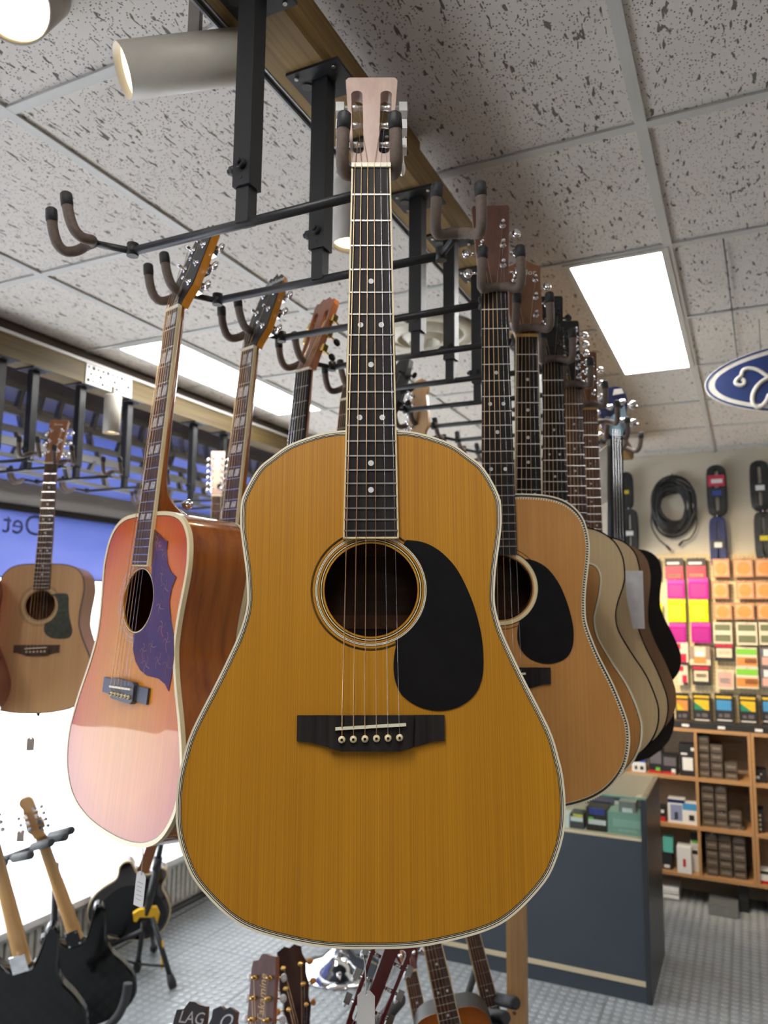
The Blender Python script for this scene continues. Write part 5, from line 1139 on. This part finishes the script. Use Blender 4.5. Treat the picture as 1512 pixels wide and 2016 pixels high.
# ------------------------------------------------------------------ cables on the wall
kab = M('black_cable', (.014, .014, .015), .4)
def ell(c, rx, rz, n=28, ph=0, dy=0): return [(c.x+rx*math.cos(2*math.pi*k/n), c.y+dy, c.z+rz*math.sin(2*math.pi*k/n)) for k in range(n)]
cc = ony(1325, 985, 5.30); t = thing('cable_coil', 'large coil of black cable hanging on the cream wall', 'cable', (cc.x, 5.33, cc.z+.17))
z_ = Vector((0, 0, 0)); g = G()
for k in range(22): g.tube([(p[0]+.014*math.sin(k*2.1), p[1], p[2]-.17-.004*k) for p in ell(z_, .135-.009*(k % 6), .165-.010*(k % 5), 28, 0, -.02-.008*(k % 3))], .007, 6, closed=True)
g.build('loops', kab, t)
for s_ in (-1, 1):
    P = cr([(s_*.13, -.03, -.2), (s_*.14, -.03, -.33), (s_*.10, -.03, -.42), (s_*.05, -.03, -.47 if s_ < 0 else -.44)], 5); e = G().tube(P, .005, 6).build('free_end', kab, t)
    G().tube([P[-1], P[-1]+Vector((-s_*.025, 0, -.03))], .008, 8).build('plug', c_k, e)
G().tube(cr([(-.13, -.04, -.22), (-.08, -.04, -.36), (0, -.04, -.40), (.08, -.04, -.36), (.13, -.04, -.25)], 5), .0045, 6).build('slack_loop', M('grey_cable', (.10, .09, .08), .5), t)
G().tube([(0, .01, .0), (0, -.06, .0), (0, -.065, .012)], .003, 6).build('wall_hook', chrome, t)
def packed(label, px, py, wpx, hpx, m, card, stripe, Y=5.28):
    c = ony(px, py, Y); w_ = wpx*.00318; h_ = hpx*.00318
    t = thing('packed_cable', label, 'cable', (c.x, 5.33, c.z+h_/2), 'packed cables hanging on the wall')
    g = G()
    for k in range(12):
        a_ = w_/2-.0105*(k % 4)-.008; P = []
        for q in range(24):
            an = 2*math.pi*q/24; P.append((a_*math.cos(an), -.025-.013*(k//4), -h_/2+(h_/2-.008*(k % 4)-a_)*(1 if math.sin(an) > 0 else -1)*min(1, abs(math.sin(an))*3)+a_*.9*math.sin(an)))
        g.tube(P, .0085, 6, closed=True)
    g.build('loops', m, t)
    if card:
        ubox('card', card, t, -w_*.42, w_*.42, -.066, -.062, -h_*.42, -h_*.20); ubox('print', c_w, t, -w_*.25, w_*.3, -.067, -.066, -h_*.36, -h_*.28)
    ubox('wrap', c_k, t, -w_*.40, w_*.40, -.068, -.02, -h_*.62, -h_*.46)
    ubox('label', stripe, t, -w_*.22, w_*.22, -.0695, -.068, -h_*.60, -h_*.50)
    G().tube([(0, .01, -.005), (0, -.08, -.005), (0, -.085, .008)], .003, 6).build('wall_hook', chrome, t)
blue_c = M('blue_cable', (.012, .02, .11), .4)
packed('packed black cable with a red card on the cream wall', 1411, 966, 38, 104, kab, redp, c_b)
packed('packed blue cable hanging under the red carded cable', 1414, 1068, 32, 104, blue_c, None, c_w)
packed('packed black cable near the right edge of the wall', 1496, 956, 36, 100, kab, None, c_w)
packed('packed black cable with yellow label at the right edge', 1504, 1055, 34, 96, kab, None, c_y)
packed('packed black cable with yellow label behind the end of the right row', 1232, 966, 30, 78, kab, None, c_y)
packed('packed black cable below, beside the pegboard corner', 1240, 1046, 34, 94, kab, None, c_w)
# ------------------------------------------------------------------ hanging oval sign
SGY = 2.9; sl = ony(1387, 765, SGY); sa, sb_ = .387, .130
t = thing('oval_sign', 'blue oval sign with cream script letter hanging from the ceiling at the right edge', 'sign', (sl.x+sa, SGY, sl.z+.008))
creamy = M('cream_sign', (.62, .59, .52), .5); navys = M('navy_sign', (.010, .028, .13), .4)
TS = Matrix(((1, 0, 0, 0), (0, 0, -1, 0), (0, 1, 0, 0), (0, 0, 0, 1)))
def oval(a, b_, n=64): return [(a*math.cos(2*math.pi*k/n), b_*math.sin(2*math.pi*k/n)) for k in range(n)]
G().prism([oval(sa, sb_)], -.012, 0, TS).build('board', creamy, t)
for a, b_, m in ((sa-.006, sb_-.006, navys), (sa-.02, sb_-.018, creamy), (sa-.052, sb_-.040, navys)):
    pass
G().prism([oval(sa-.004, sb_-.004), oval(sa-.012, sb_-.011)], 0, .002, TS).build('outer_ring', navys, t)
G().prism([oval(sa-.034, sb_-.027)], 0, .002, TS).build('field', navys, t)
def sgp(zx, zy): p = ony(1100+zx/3.67, 440+zy/3.67, SGY); return (p.x-(sl.x+sa), -.004, p.z-(sl.z+.008))
def ribbon(pts, w0): return G().tube(cr([sgp(*p) for p in pts], 5), w0, 8)
g = ribbon([(1322, 1128), (1342, 1140), (1335, 1165), (1305, 1172), (1278, 1155), (1285, 1130), (1318, 1100), (1330, 1065), (1375, 1048), (1440, 1062), (1510, 1105), (1570, 1120), (1640, 1090)], .0068)
g.build('letter_stroke', creamy, t)
ribbon([(1535, 1105), (1460, 1150), (1410, 1215), (1400, 1285), (1425, 1325), (1465, 1322), (1500, 1285), (1520, 1235)], .0075).build('letter_stroke', creamy, t)
text_mesh('lettering', 'aylor', .12, creamy, t, TS @ Matrix.Translation((.07, -.015, .002)), .002, .3)
for x in (-.2, .2): G().tube([(x, .006, sb_*.8), (x, .006, ZC-.006-(sl.z+.008))], .0012, 5).build('wire', c_k, t)
cab = [onz(1424, 470, ZC-.006), onz(1432, 530, ZC-.006), onz(1440, 600, ZC-.006), onz(1450, 690, ZC-.006), onz(1456, 740, ZC-.006)]
tag(G().tube(cr(cab, 4), .0018, 5).build('ceiling_wire', c_k), 'thin dark wire running along the ceiling towards the oval sign', 'wire')
